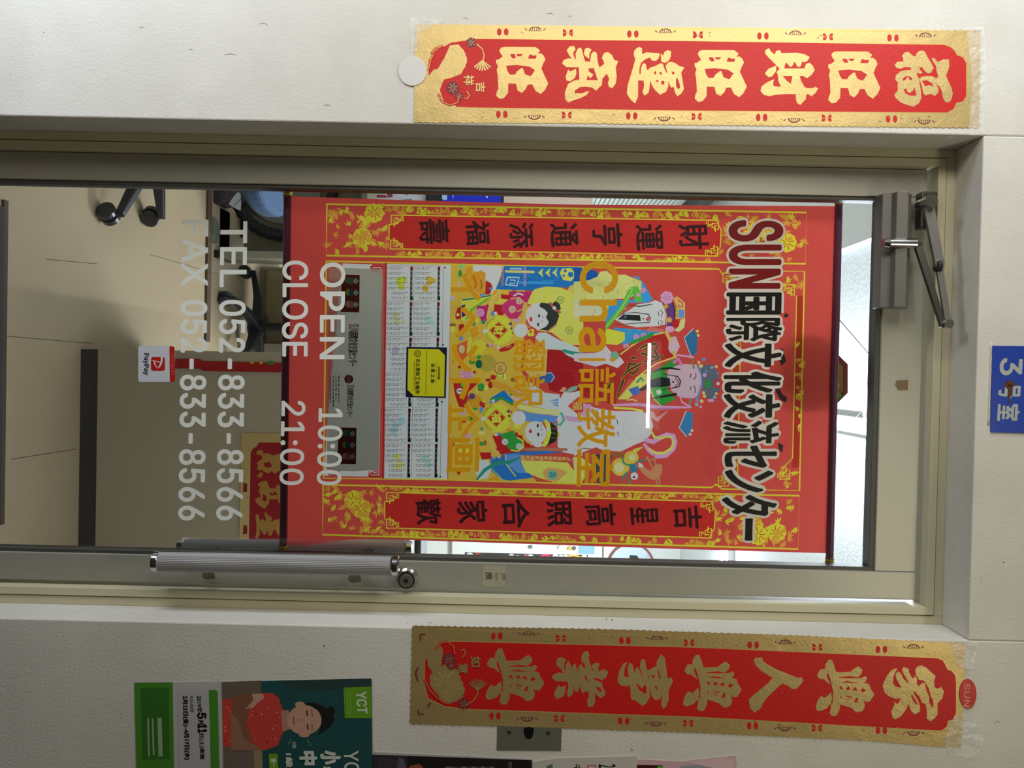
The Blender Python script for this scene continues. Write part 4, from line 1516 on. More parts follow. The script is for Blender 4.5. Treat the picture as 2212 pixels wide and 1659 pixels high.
for q in ([(1697, 676), (1704, 680), (1700, 686), (1692, 684)], [(1675, 757), (1690, 752), (1698, 780), (1688, 790)],
          [(1672, 836), (1682, 832), (1690, 852), (1700, 858), (1698, 870), (1684, 862)], [(1680, 955), (1692, 962), (1690, 978), (1682, 970)]):
    P.poly(q, ink((48, 36, 40)))
# advert sheet at the foot
WHT = ink((202, 204, 202))
P.poly([(740, 569), (804, 571), (802, 1028), (735, 1027)], WHT)
P.poly([(738, 580), (826, 582), (819, 1030), (700, 1028), (708, 900)], ink((196, 198, 196)))
P.line([(833.5, 568), (827, 1034)], 2.2, ink((150, 24, 36)))
for (x, y, sx, sy) in ((822, 578, -1, 1), (818, 1026, -1, -1), (712, 1024, 1, -1)):
    P.poly([(x - sx * 2, y - sy * 4), (x + sx * 22, y - sy * 4), (x + sx * 22, y + sy * 8), (x - sx * 2, y + sy * 14)], RD2)
    fret(P, x, y, sx, sy, WHT, 0.75)
P.poly([(836, 570), (974, 572), (970, 800), (966, 1035), (830, 1033), (833, 800)], ink((204, 212, 214)))
SHEET = P

# advert slip
P = Print(YP - 0.0012)
P.one = True
SLIP = ink((206, 208, 198), 0.45)
P.poly([(710, 578), (760, 579), (824, 582), (828, 600), (826, 690), (828, 780), (822, 820), (818, 1015), (760, 1018), (706, 1016), (707, 900), (709, 700)], SLIP)
P.build('advert_slip', cal, 'grey translucent advert slip over the foot of the calendar')
P = Print(YP - 0.0016)
for (x0, x1, y0, y1) in ((738, 777, 593, 675), (731, 770, 923, 1003)):
    P.poly([(x0, y0), (x1, y0 + 1), (x1 - 1, y1), (x0 - 2, y1 - 1)], ink((112, 34, 34)))
    P.n += 1
    for k, (u, body, leg) in enumerate(((0.16, (60, 120, 150), (120, 130, 40)), (0.47, (40, 90, 120), (170, 170, 50)), (0.78, (170, 120, 120), (196, 176, 140)))):
        y = y0 + (y1 - y0) * u
        P.disc((x0 + 14, y), 6, ink(leg), ry=7, seg=10, keep=True)
        P.disc((x0 + 21, y + 1), 6, ink(body), ry=8, seg=10, keep=True)
        P.disc((x0 + 31, y + 1), 5.5, ink((206, 206, 204)), ry=6, seg=12, keep=True)
        P.n += 1
        for s in (-1, 1):
            P.disc((x0 + 35, y + 1 + s * 4), 1.8, ink((34, 30, 30)), seg=8, keep=True)
            P.disc((x0 + 31, y + 1 + s * 2), 1.0, ink((34, 30, 30)), seg=8, keep=True)
        P.n -= 1
    P.n += 1
G5 = ink((70, 66, 64))
P.text('SUN', (754, 700), (754, 717), (775, 700), ink((150, 84, 80)), fat=0.2)
P.text('国際文化交流センター', (753, 718), (752, 791), (774, 718), G5, fat=0.35)
P.text('SUN', (750, 832), (750, 842), (765, 832), ink((150, 84, 80)), fat=0.2)
P.text('国際文化交流センター', (750, 843), (749, 900), (764, 843), G5, fat=0.25)
P.disc((753.5, 819), 9.5, ink((150, 30, 36)))
P.text('SUN', (749, 812), (749, 827), (758, 812), ink((206, 150, 150)), fat=0.2)
for x, a, b in ((732, 812, 870), (726, 814, 866), (720, 812, 878), (714, 814, 870)):
    y = a
    while y < b:
        l = random.uniform(3, 9)
        P.line([(x, y), (x, min(b, y + l))], 2.2, ink((134, 134, 140)), keep=True, cap=False)
        y += l + random.uniform(1, 2.5)
P.build('slip_print', cal, 'small photos and lettering on the advert slip')

# year planner
P = Print(YP)
P.flat = False
tint = [(0, 0, (214, 176, 60)), (1, 0, (176, 210, 200)), (2, 1, (190, 176, 200)), (3, 0, (196, 190, 214)), (0, 1, (196, 206, 60)), (4, 1, (166, 196, 206)),
        (5, 1, (220, 206, 130)), (5, 0, (170, 206, 186)), (1, 1, (200, 204, 150)), (2, 0, (160, 188, 206))]
for m_, row, c in tint:
    y0 = 575 + m_ * 76.6
    x0 = (902 if row == 0 else 840) - m_ * 1.0
    for k in range(4):
        SHEET.disc((x0 + random.uniform(14, 34), y0 + random.uniform(26, 52)), random.uniform(5, 9), ink(c), seg=12, keep=True)
P.n += 1
first = [3, 6, 6, 2, 4, 0, 2, 5, 1, 3, 6, 1]
dim = [31, 29, 31, 30, 31, 30, 31, 31, 30, 31, 30, 31]
DG, LG, LR = ink((50, 56, 62)), ink((150, 154, 158)), ink((206, 150, 150))
for row in (0, 1):
    for m_ in range(6):
        mi = row * 6 + m_
        y0 = 576 + m_ * 76.6
        xb = (948 if row == 0 else 889) - m_ * 1.15
        P.line([(xb, y0), (xb - 1.4, y0 + 73)], 5, ink((168, 176, 178)), keep=True, cap=False)
        P.n += 1
        for d in range(7):
            yy = y0 + d * 10.7
            P.poly([(xb - 2.6, yy), (xb + 3.0, yy), (xb + 3.0, yy + 8), (xb - 2.6, yy + 8)] if d in (0, 6) else
                   [(xb - 1.6, yy + 2), (xb + 1.6, yy + 2), (xb + 1.6, yy + 6), (xb - 1.6, yy + 6)],
                   ink((196, 40, 44)) if d == 0 else (ink((30, 96, 70)) if d == 6 else DG), keep=True)
        P.n -= 1
        cell = first[mi] % 7
        wk = 0
        for day in range(1, dim[mi] + 1):
            x = xb - 10 - wk * 9.0
            y = y0 + cell * 10.7 + 1 - wk * 0.1
            m = LR if cell in (0, 6) else DG
            P.text(str(day), (x - 2.6, y), (x - 2.6, y + (2.4 if day < 10 else 6.4)), (x + 2.6, y), m)
            P.n -= 1
            P.line([(x - 5.2, y), (x - 5.2, y + 5.0)], 1.2, LG if cell not in (0, 6) else LR, keep=True, cap=False)
            cell += 1
            if cell == 7:
                cell = 0
                wk += 1
        P.line([(xb + 5, y0 - 2), (xb - 56, y0 - 2)], 0.6, LR, keep=True, cap=False)
P.n += 1
P.line([(958, 578), (951, 1030)], 0.7, LG)
P.line([(894.5, 578), (888.5, 1030)], 0.7, LR)
for x, y in ((961, 578), (957, 745), (955, 868), (951, 1030)):
    P.disc((x, y), 2.6, ink((190, 110, 96)), seg=4)
P.build('year_planner', cal, 'white planner with twelve small month tables')

# ---------------- the painted picture
P = SHEET
C3, C4, C5, C6 = (960, 560, 6.38), (960, 800, 6.38), (1240, 560, 6.38), (1240, 800, 6.38)
cGOLD, cYEL, cBLU, cSKY = ink((216, 174, 66)), ink((232, 208, 96)), ink((30, 112, 184)), ink((58, 150, 208))
cWHT, cSKN, cPNK, cMAG = ink((222, 222, 228)), ink((228, 208, 218)), ink((222, 156, 196)), ink((188, 40, 104))
cRED, cGRN, cLGR, cBLK = ink((176, 34, 36)), ink((48, 146, 60)), ink((96, 184, 60)), ink((34, 38, 38))
cORG, cBRN, cTEA, cPUR = ink((226, 150, 40)), ink((150, 96, 50)), ink((44, 140, 120)), ink((100, 60, 124))
cICE, cLYE, cBEI, cLBL = ink((196, 222, 232)), ink((226, 220, 70)), ink((218, 178, 92)), ink((92, 142, 204))
SKIN2 = ink((202, 172, 184))
# ground of treasure
P.poly([(974, 572), (1120, 575), (1140, 650), (1125, 800), (1180, 900), (1130, 1000), (1160, 1042), (968, 1036)], cGOLD, tf=(0, 0, 1))
random.seed(21)
for _ in range(150):
    x, y = random.uniform(976, 1125), random.uniform(580, 1030)
    P.disc((x, y), random.uniform(3, 9), random.choice([cYEL, cORG, cGOLD, cLYE, cBRN, cRED, cGRN, cPNK, cTEA, cLBL]), tf=(0, 0, 1), seg=9,
           ry=random.uniform(3, 8), keep=(random.random() < 0.8))
P.n += 1
D = P.poly
# left robed figure (upper in the photo)
D([(825, 92), (1900, 110), (1900, 320), (1700, 390), (1500, 380), (1200, 430), (705, 415), (760, 300), (790, 190)], cBLU, tf=C3)
D([(1000, 300), (1500, 310), (1500, 345), (1000, 335)], cSKY, tf=C3)
D([(395, 80), (820, 92), (700, 420), (640, 480), (560, 300), (560, 200), (400, 160)], ink((214, 208, 220)), tf=C3)
D([(330, 260), (400, 190), (500, 155), (570, 190), (560, 300), (540, 400), (560, 480), (480, 480), (380, 380)], cORG, tf=C3)
P.line([(400, 230), (440, 340), (420, 400)], 26, ink((206, 96, 30)), tf=C3)
P.line([(500, 290), (520, 350), (500, 410)], 18, cBRN, tf=C3)
D([(300, 120), (380, 100), (390, 200), (340, 240), (300, 200)], cORG, tf=C3)
P.disc((235, 105), 32, ink((120, 200, 130)), tf=C3)
D([(570, 290), (640, 330), (670, 400), (620, 480), (560, 480)], cRED, tf=C3)
P.disc((640, 405), 22, cLBL, tf=C3)
P.line([(870, 250), (1030, 250), (1000, 365), (840, 350), (870, 250)], 22, ink((170, 204, 220)), tf=C3)
P.line([(910, 285), (980, 290), (965, 335), (900, 330)], 16, ink((170, 204, 220)), tf=C3)
P.line([(910, 130), (1060, 130)], 22, ink((170, 204, 220)), tf=C3)
for y in range(110, 360, 40):
    P.ring((800, y), 20, 8, ink((206, 130, 90)), tf=C3, seg=10)
    P.ring((1110, y), 20, 8, ink((206, 150, 180)), tf=C3, seg=10)
P.line([(850, 168), (1230, 176)], 34, ink((222, 196, 120)), tf=C3)
for k in range(3):
    D([(1290 + k * 98, 185), (1365 + k * 98, 118), (1345 + k * 98, 188), (1365 + k * 98, 252)], ink((222, 216, 90)), tf=C3)
D([(1590, 190), (1620, 130), (1740, 120), (1815, 210), (1750, 300), (1640, 290)], ink((222, 216, 90)), tf=C3)
for q in ((1665, 160, 22), (1645, 225, 18), (1740, 210, 38)):
    P.disc(q[:2], q[2], cBLU, tf=C3)
D([(0, 110), (280, 150), (340, 200), (300, 290), (0, 310)], ink((24, 84, 160)), tf=C5)
D([(1140, 600), (1160, 500), (1250, 410), (1400, 375), (1600, 390), (1750, 450), (1914, 540), (1914, 1180), (1700, 1180), (1480, 1010), (1270, 980),
   (1200, 640)], cYEL, tf=C3)
D([(1390, 380), (1430, 380), (1440, 600), (1400, 600)], cLYE, tf=C3)
D([(1690, 430), (1730, 370), (1860, 310), (1914, 330), (1914, 540), (1800, 480)], ink((230, 190, 90)), tf=C3)
for (x, y) in ((1600, 560), (1850, 420), (1720, 980)):
    P.ring((x, y), 55, 12, ink((120, 150, 60)), tf=C3, seg=12)
    P.text('壽', (x - 30, y - 30), (x - 30, y + 30), (x + 30, y - 30), ink((120, 150, 60)), tf=C3)
D([(0, 310), (200, 290), (320, 240), (360, 170), (450, 160), (520, 220), (700, 210), (940, 310), (920, 430), (760, 540), (560, 550), (430, 850),
   (0, 850)], ink((232, 216, 124)), tf=C5)
D([(0, 560), (300, 600), (400, 720), (380, 800), (0, 800)], ink((226, 224, 170)), tf=C5)
for _ in range(26):
    x, y = random.uniform(40, 880), random.uniform(260, 800)
    P.line([(x, y), (x + 25, y + 15), (x + 10, y + 40)], 7, ink((120, 140, 90)), tf=C5)
D([(800, 240), (880, 232), (960, 330), (1090, 560), (1000, 600), (760, 600), (520, 800), (430, 880), (480, 640), (620, 560), (800, 560), (930, 420), (930, 300)], cSKY, tf=C5)
D([(540, 940), (800, 960), (1010, 980), (1230, 1010), (1000, 1070), (800, 1130), (680, 1200), (640, 1100)], cSKY, tf=C5)
D([(430, 950), (700, 1010), (700, 1120), (600, 1180), (440, 1170)], cLYE, tf=C5)
for (x, y) in ((860, 1070), (720, 1200), (950, 430), (960, 1050)):
    peony(P, 1240 + x / 6.38, 560 + y / 6.38, 6, cPNK, cMAG)
    P.n += 2
D([(770, 390), (870, 360), (920, 450), (940, 580), (860, 590), (800, 480), (720, 640), (600, 800), (430, 990), (440, 880), (620, 680), (720, 480)], cLGR, tf=C5)
P.line([(800, 420), (700, 600), (560, 800), (440, 930)], 16, ink((160, 216, 110)), tf=C5)
P.disc((885, 490), 26, cPNK, tf=C5)
D([(1210, 600), (1120, 565), (1030, 600), (880, 620), (700, 740), (560, 830), (700, 900), (860, 940), (1000, 930), (1160, 920), (1250, 900), (1265, 780),
   (1240, 680)], cSKN, tf=C5)
D([(680, 760), (910, 770), (920, 850), (600, 830)], cBLK, tf=C5)
P.line([(690, 745), (860, 735), (1030, 760), (1052, 820), (1040, 870), (870, 880), (570, 905)], [6, 10, 14, 14, 14, 10, 6], cBLK, tf=C5)
P.line([(740, 630), (900, 650), (1080, 620)], [6, 16, 10], cBLK, tf=C5)
D([(985, 830), (1030, 778), (1040, 830), (1020, 860)], ink((196, 70, 76)), tf=C5)
P.disc((955, 820), 11, cBLK, tf=C5, seg=8)
for l in ([(1160, 720), (1168, 780)], [(1160, 850), (1168, 905)], [(1190, 700), (1225, 730), (1200, 790)], [(1190, 840), (1225, 870), (1200, 900)]):
    P.line(l, 9, cBLK, tf=C5)
D([(1220, 600), (1370, 590), (1390, 800), (1350, 920), (1260, 920), (1270, 780), (1240, 680)], cPUR, tf=C5)
P.line([(1230, 640), (1255, 700), (1275, 780), (1270, 910)], 12, cBEI, tf=C5)
P.line([(1360, 600), (1385, 700), (1385, 820), (1350, 910)], 14, ink((20, 40, 70)), tf=C5)
P.disc((1312, 835), 40, cORG, tf=C5)
P.disc((1312, 835), 20, cPNK, tf=C5)
P.disc((1270, 650), 30, cORG, tf=C5)
D([(1370, 540), (1420, 510), (1530, 600), (1530, 820), (1400, 820), (1400, 620)], cBEI, tf=C5)
P.line([(1430, 560), (1490, 600), (1500, 650), (1450, 660), (1440, 620)], 14, cMAG, tf=C5)
D([(1440, 690), (1520, 700), (1515, 810), (1440, 800)], cLBL, tf=C5)
for y in range(640, 810, 34):
    P.line([(1395, y), (1425, y + 16)], 9, ink((60, 70, 30)), tf=C5)
D([(1470, 830), (1535, 820), (1520, 940), (1450, 1000), (1380, 985), (1440, 920)], ink((230, 222, 140)), tf=C5)
P.disc((1400, 890), 50, RD2, tf=C5, ry=58)
peony(P, 1240 + 1280 / 6.38, 560 + 530 / 6.38, 14, cPNK, cMAG)
P.n += 2
P.disc((1320, 965), 62, cPNK, tf=C5, ry=45)
D([(980, 990), (1060, 925), (1230, 970), (1240, 1010), (1150, 1000)], ink((214, 110, 100)), tf=C5)
# middle red robed figure
D([(1030, 1060), (1240, 1010), (1290, 1100), (1360, 1340), (1100, 1430), (850, 1659), (600, 1659), (300, 1500), (560, 1300), (800, 1180)], ink((176, 44, 42)), tf=C5)
D([(1400, 1240), (1914, 1250), (1914, 1659), (1420, 1659), (1340, 1500)], ink((160, 30, 36)), tf=C3)
D([(1380, 0), (1914, 0), (1914, 230), (1620, 320), (1450, 280)], ink((160, 30, 36)), tf=C4)
D([(0, 0), (560, 0), (780, 60), (560, 480), (300, 400), (0, 330)], ink((168, 38, 38)), tf=C6)
P.line([(1240, 1010), (1000, 1065), (800, 1190), (640, 1310)], 18, cYEL, tf=C5)
P.line([(1390, 1350), (1150, 1430), (1000, 1530), (850, 1640)], 18, cYEL, tf=C5)
P.line([(800, 1150), (1000, 1070), (1080, 1030)], 50, cGRN, tf=C5)
CG = ink((190, 150, 60))
for st, wds in (([(870, 1250), (1000, 1180), (1120, 1165), (1150, 1215), (1050, 1265), (960, 1240)], [10, 32, 34, 34, 26, 20]),
                ([(930, 1295), (1050, 1330), (1180, 1365), (1225, 1320)], [30, 30, 34, 16]),
                ([(1110, 1260), (1170, 1370), (1060, 1410), (970, 1405)], [40, 34, 26, 26]), ([(800, 1355), (840, 1360)], [30, 34]),
                ([(740, 1520), (760, 1440), (850, 1450), (880, 1530), (800, 1580), (740, 1530)], 34), ([(650, 1640), (740, 1540), (920, 1440)], [8, 26, 30]),
                ([(430, 1830), (520, 1690)], [20, 30]), ([(590, 1900), (680, 1670)], [16, 34])):
    P.line(st, [x + 14 for x in wds] if isinstance(wds, list) else wds + 14, CG, tf=C5)
    P.line(st, wds, ink((46, 40, 28)), tf=C5)
D([(1310, 1080), (1400, 1060), (1460, 1200), (1400, 1320), (1330, 1290), (1300, 1240)], ink((206, 176, 184)), tf=C5)
P.line([(1270, 1000), (1320, 1110)], 44, cBEI, tf=C5)
P.line([(1370, 1280), (1400, 1350)], 40, cBEI, tf=C5)
D([(1060, 1560), (1380, 1370), (1420, 1470), (1250, 1540), (1300, 1659), (1070, 1659)], cGRN, tf=C5)
D([(1100, 50), (1300, 50), (1300, 250), (1100, 250)], cGRN, tf=C6)
D([(1060, 250), (1250, 230), (1330, 300), (1400, 400), (1200, 490), (1100, 380)], cGRN, tf=C6)
P.line([(1050, 260), (1100, 390), (1200, 490)], 14, cLYE, tf=C6)
peony(P, 1240 + 1170 / 6.38, 800 + 300 / 6.38, 6, cWHT, cLGR, 5)
P.n += 2
D([(1290, 0), (1400, -60), (1500, -90), (1690, -80), (1745, 20), (1760, 150), (1720, 330), (1640, 390), (1450, 370), (1340, 280), (1290, 120)], SKIN2, tf=C6)
D([(1060, 130), (1200, 90), (1320, 110), (1330, 215), (1200, 230), (1060, 235), (930, 285), (820, 300), (950, 230), (1030, 180)], cBLK, tf=C6)
P.line([(1230, 50), (1430, 85), (1468, 150), (1450, 225), (1220, 268)], [8, 16, 20, 18, 8], cBLK, tf=C6)
P.line([(1400, 330), (1200, 365), (970, 405)], [40, 28, 4], cBLK, tf=C6)
P.line([(1070, 1560), (1200, 1510), (1330, 1500), (1460, 1520)], [10, 26, 30, 16], cBLK, tf=C5)
P.line([(1400, 110), (1445, 170), (1400, 220)], 20, ink((130, 90, 84)), tf=C6)
P.disc((1367, 160), 15, cBLK, tf=C6, seg=8)
for l in ([(1600, 100), (1612, 50)], [(1600, 270), (1612, 225)], [(1650, 130), (1682, 80), (1675, 40)], [(1655, 215), (1672, 260), (1665, 310)]):
    P.line(l, 11, cBLK, tf=C6)
P.line([(1700, -60), (1760, 60), (1765, 180), (1720, 320), (1680, 390)], 26, cLBL, tf=C6)
D([(1740, -60), (1900, -90), (1960, 0), (2000, 90), (2010, 260), (1940, 400), (1800, 380), (1770, 180)], ink((96, 104, 116)), tf=C6)
P.disc((1846, 185), 46, ink((60, 140, 70)), tf=C6, ry=62)
P.disc((1985, 183), 60, ink((196, 60, 66)), tf=C6)
P.disc((1985, 183), 24, cSKN, tf=C6)
random.seed(5)
for (x, y) in [(1700, 410), (1690, 470), (1745, 505), (1760, 425), (1800, 355), (1860, 415), (1900, 415), (1940, 370), (1960, 320), (1785, 310), (1800, 65),
               (1820, 15), (1900, -40), (1960, -50), (1980, 40), (1720, -110), (1750, -60), (1790, -150)]:
    P.disc((x, y), random.uniform(18, 28), random.choice([ink((70, 150, 200)), ink((216, 196, 120)), cLBL, cPNK, ink((120, 180, 200))]), tf=C6, seg=10, keep=True)
P.n += 1
for pts in ([(1520, 1080), (1640, 960), (1700, 1050), (1690, 1300), (1620, 1330), (1560, 1200)],):
    D(pts, ink((48, 108, 150)), tf=C5)
    P.line([(1640, 960), (1520, 1080), (1560, 1200), (1610, 1330)], 10, ink((190, 210, 220)), tf=C5)
P.line([(1620, 1340), (1650, 1500)], 26, ink((130, 120, 60)), tf=C5)
D([(1450, 790), (1560, 560), (1640, 590), (1630, 780), (1570, 910)], ink((56, 124, 168)), tf=C6)
P.line([(1545, 560), (1450, 790), (1550, 915)], 12, ink((210, 220, 200)), tf=C6)
P.line([(1610, 390), (1580, 520)], 30, ink((120, 130, 110)), tf=C6)
for x, y in ((1700, 990), (1712, 1050), (1625, 830), (1600, 880)):
    P.disc((x, y if y > 900 else y), 20, cYEL if x > 1650 else cSKN, tf=C5 if y > 900 and x > 1650 else C6, seg=10)
P.line([(1430, 1320), (1640, 1350)], 26, cPNK, tf=C5)
P.line([(1380, 1420), (1440, 1370), (1480, 1450)], 40, ink((196, 120, 190)), tf=C5)
P.line([(1600, 500), (1490, 440), (1465, 370), (1560, 345)], 24, cPNK, tf=C6)
# yellow dragon on the robe
D([(600, 400), (780, 190), (900, 60), (1000, 40), (1000, 180), (860, 290), (740, 400)], ink((218, 206, 92)), tf=C6)
D([(750, 260), (880, 215), (925, 300), (880, 330), (830, 355), (790, 320)], ink((60, 100, 180)), tf=C6)
P.line([(870, 160), (930, 100), (950, 140)], 30, cTEA, tf=C6)
P.line([(740, 410), (800, 400), (860, 420)], 18, ink((218, 206, 92)), tf=C6)
# right bald elder
D([(0, 400), (300, 520), (560, 560), (700, 560), (920, 565), (1040, 600), (1090, 760), (1060, 880), (980, 970), (850, 1020), (640, 1120), (400, 1100), (300, 1060),
   (0, 1180)], ink((218, 218, 228)), tf=C6)
D([(1390, 310), (1600, 380), (1650, 290), (1720, 310), (1880, 280), (1900, 700), (1900, 1180), (1640, 1130), (1560, 1050), (1560, 700), (1400, 540)], cWHT, tf=C4)
D([(1180, 160), (1390, 310), (1590, 330), (1570, 540), (1420, 540), (1200, 480), (1180, 330)], cICE, tf=C4)
for k in range(3):
    D([(1440 + k * 20, 420 + k * 26), (1570, 390 + k * 40), (1570, 420 + k * 40)], cLBL, tf=C4)
P.ring((850, 780), 180, 8, ink((200, 196, 206)), tf=C6)
P.line([(590, 680), (603, 745)], 10, cBLK, tf=C6)
P.line([(600, 850), (615, 905)], 10, cBLK, tf=C6)
P.line([(330, 570), (300, 545)], 8, cBLK, tf=C6)
P.line([(440, 800), (480, 850)], 26, ink((206, 150, 140)), tf=C6)
P.line([(90, 1070), (300, 1090), (420, 1120)], 14, cBRN, tf=C6)
D([(100, 480), (230, 460), (240, 560), (150, 640), (60, 600)], cPNK, tf=C6)
D([(1700, 490), (1850, 360), (1914, 430), (1914, 560), (1850, 620)], ink((206, 70, 66)), tf=C4)
P.text('福', (1770, 430), (1770, 545), (1900, 430), ink((230, 190, 90)), tf=C4, fat=0.3)
D([(1650, 620), (1850, 650), (1900, 720), (1700, 700)], cPNK, tf=C4)
D([(1660, 300), (1740, 230), (1840, 210), (1820, 270), (1700, 310)], ink((120, 180, 160)), tf=C4)
D([(1580, 290), (1640, 225), (1690, 250), (1650, 300)], ink((220, 150, 110)), tf=C4)
# soft folds in the cloth
random.seed(11)


def folds(tf, x0, x1, y0, y1, n, ang, cols, w=7, L1=90):
    for _ in range(n):
        x, y = random.uniform(x0, x1), random.uniform(y0, y1)
        a = ang + random.uniform(-0.3, 0.3)
        l = random.uniform(0.4, 1.0) * L1
        P.line([(x, y), (x + l * 0.5 * math.cos(a), y + l * 0.5 * math.sin(a) + 6), (x + l * math.cos(a), y + l * math.sin(a))], [1, w, 1], random.choice(cols),
               tf=tf, keep=True, cap=False)
    P.n += 1


folds(C6, 20, 480, 640, 1060, 22, 0.1, [ink((196, 198, 214)), ink((206, 206, 216)), ink((232, 230, 234))])
folds(C4, 1600, 1860, 560, 1120, 18, 0.2, [ink((200, 202, 214)), ink((232, 232, 236))])
folds(C3, 1240, 1560, 420, 600, 12, 0.2, [ink((240, 226, 150)), ink((216, 176, 66))])
folds(C3, 1500, 1840, 620, 1000, 16, 0.5, [ink((240, 228, 160)), ink((212, 180, 70)), ink((196, 214, 200))])
folds(C5, 60, 560, 330, 540, 14, -0.3, [ink((244, 236, 170)), ink((206, 186, 90))])
folds(C5, 560, 860, 260, 420, 10, 0.2, [ink((244, 236, 170)), ink((206, 186, 90)), ink((180, 190, 110))])
folds(C3, 1000, 1700, 210, 360, 14, 0.05, [ink((60, 150, 214)), ink((20, 86, 160))], 9, 160)
folds(C5, 560, 760, 640, 860, 9, -0.9, [ink((120, 190, 226)), ink((24, 100, 176))])
folds(C5, 700, 1050, 960, 1020, 6, 0.1, [ink((120, 190, 226)), ink((24, 100, 176))])
folds(C3, 1500, 1880, 1300, 1600, 14, 0.2, [ink((196, 66, 66)), ink((130, 20, 26))], 8, 110)
folds(C5, 700, 1200, 1080, 1400, 12, -0.6, [ink((196, 66, 60)), ink((150, 26, 30))], 8, 110)
folds(C3, 1000, 1110, 540, 800, 6, 0.6, [ink((220, 90, 140)), ink((150, 20, 80))])
# ribbons
P.line([(540, 480), (860, 470), (1200, 515), (1610, 510)], [30, 46, 56, 20], cPNK, tf=C6)
P.line([(560, 515), (800, 530), (940, 560)], 30, cLYE, tf=C6)
P.line([(880, 490), (1100, 530), (1500, 520)], 10, ink((186, 90, 150)), tf=C6)
P.line([(1060, 600), (1150, 680), (1290, 560)], [90, 60, 10], ink((226, 150, 150)), tf=C6)
sw_ = [(990, 960), (1090, 985), (1180, 930), (1280, 885), (1370, 900), (1395, 980), (1370, 1080), (1270, 1170), (1150, 1180), (1040, 1110), (970, 1020)]
P.line(sw_, [60, 70, 70, 60, 60, 60, 60, 70, 80, 60, 40], cPNK, tf=C6)
P.line([(1060, 830), (1110, 920), (1200, 935), (1280, 910), (1350, 930), (1370, 1000), (1340, 1080), (1240, 1140), (1130, 1140), (1030, 1080)],
       [20, 36, 34, 34, 34, 34, 40, 40, 36, 26], ink((224, 216, 110)), tf=C6)
# gourds
P.disc((640, 1330), 125, ink((232, 184, 70)), tf=C6)
P.disc((620, 1340), 70, ink((228, 214, 150)), tf=C6)
P.disc((790, 1200), 100, ink((232, 184, 70)), tf=C6, ry=90)
P.disc((800, 1200), 44, ink((232, 226, 150)), tf=C6)
P.line([(840, 1110), (900, 1080), (940, 1060)], [60, 30, 16], ink((226, 200, 90)), tf=C6)
P.line([(655, 1200), (690, 1280), (750, 1310), (830, 1295)], 24, cTEA, tf=C6)
D([(760, 1310), (880, 1300), (870, 1390), (790, 1420)], ink((50, 120, 150)), tf=C6)
P.disc((832, 1458), 52, ink((206, 206, 212)), tf=C6)
P.disc((825, 1472), 16, cBLK, tf=C6, seg=8)
for l in ([(740, 1400), (680, 1450), (650, 1560)], [(720, 1450), (770, 1560)], [(870, 1260), (990, 1235)]):
    P.line(l, [22, 24, 6][:len(l)], cTEA, tf=C6)
D([(530, 1120), (680, 1140), (700, 1190), (540, 1200)], cBRN, tf=C6)
# brown dragon-headed staff
D([(840, 1300), (950, 1320), (1050, 1390), (1130, 1290), (1210, 1300), (1220, 1380), (1170, 1500), (1080, 1510), (1020, 1480), (940, 1410), (890, 1340)],
  ink((196, 136, 96)), tf=C6)
for l in ([(1010, 1190), (1060, 1300), (1090, 1370)], [(1100, 1170), (1120, 1260), (1130, 1350)], [(1130, 1480), (1140, 1570)], [(1175, 1480), (1178, 1570)],
          [(1000, 1210), (1050, 1240), (1110, 1220)]):
    P.line(l, 24, ink((186, 126, 90)), tf=C6)
D([(880, 1270), (940, 1290), (960, 1340), (900, 1330)], cWHT, tf=C6)
# white sleeve and blue robes at right
D([(1250, 1080), (1300, 1010), (1400, 1010), (1600, 1120), (1850, 1220), (1914, 1300), (1914, 1420), (1700, 1330), (1600, 1250), (1400, 1240)], cICE, tf=C3)
P.line([(1640, 1260), (1760, 1290), (1900, 1310)], 44, cTEA, tf=C3)
D([(0, 1300), (300, 1290), (430, 1180), (520, 1290), (640, 1350), (690, 1420), (600, 1500), (440, 1440), (300, 1480), (0, 1400)], ink((206, 200, 206)), tf=C5)
P.disc((560, 1330), 60, ink((120, 170, 140)), tf=C5)
D([(640, 380), (820, 270), (960, 430), (930, 480), (780, 400), (700, 440)], cBLU, tf=C4)
P.line([(640, 400), (780, 380), (940, 470)], 30, cGRN, tf=C4)
P.line([(700, 190), (840, 240), (1000, 330), (1180, 350)], [90, 90, 60, 30], ink((226, 150, 50)), tf=C4)
D([(860, 330), (1000, 380), (1180, 400), (1180, 480), (1000, 420)], ink((220, 180, 200)), tf=C4)
D([(1290, 1570), (1480, 1550), (1530, 1625), (1480, 1700), (1300, 1700)], ink((50, 100, 160)), tf=C3)
P.line([(1300, 1580), (1470, 1565), (1515, 1625), (1470, 1690)], 10, cWHT, tf=C3)
D([(1150, 1180), (1300, 1190), (1420, 1240), (1400, 1600), (1200, 1640), (1080, 1500)], cBEI, tf=C3)
D([(1000, 540), (1200, 590), (1570, 630), (1530, 720), (1120, 700), (1020, 620)], cLBL, tf=C4)
P.line([(1040, 500), (1300, 560), (1560, 580)], [60, 76, 80], ink((226, 212, 136)), tf=C4)
P.line([(1530, 740), (1600, 750), (1650, 680), (1610, 590)], 34, ink((90, 170, 150)), tf=C4)
D([(970, 880), (1090, 900), (1200, 1050), (1350, 1070), (1000, 1150), (770, 1160), (700, 1000), (660, 900)], cRED, tf=C4)
D([(640, 1240), (830, 1150), (1080, 1120), (1400, 1110), (1660, 1130), (1300, 1160), (1050, 1200), (1060, 1290), (1230, 1480), (900, 1520), (780, 1500),
   (640, 1380)], ink((40, 110, 184)), tf=C4)
D([(830, 1160), (1040, 1150), (1040, 1280), (1180, 1420), (1000, 1410), (860, 1290)], cLBL, tf=C4)
P.line([(840, 1160), (850, 1290), (980, 1460)], 16, cLYE, tf=C4)
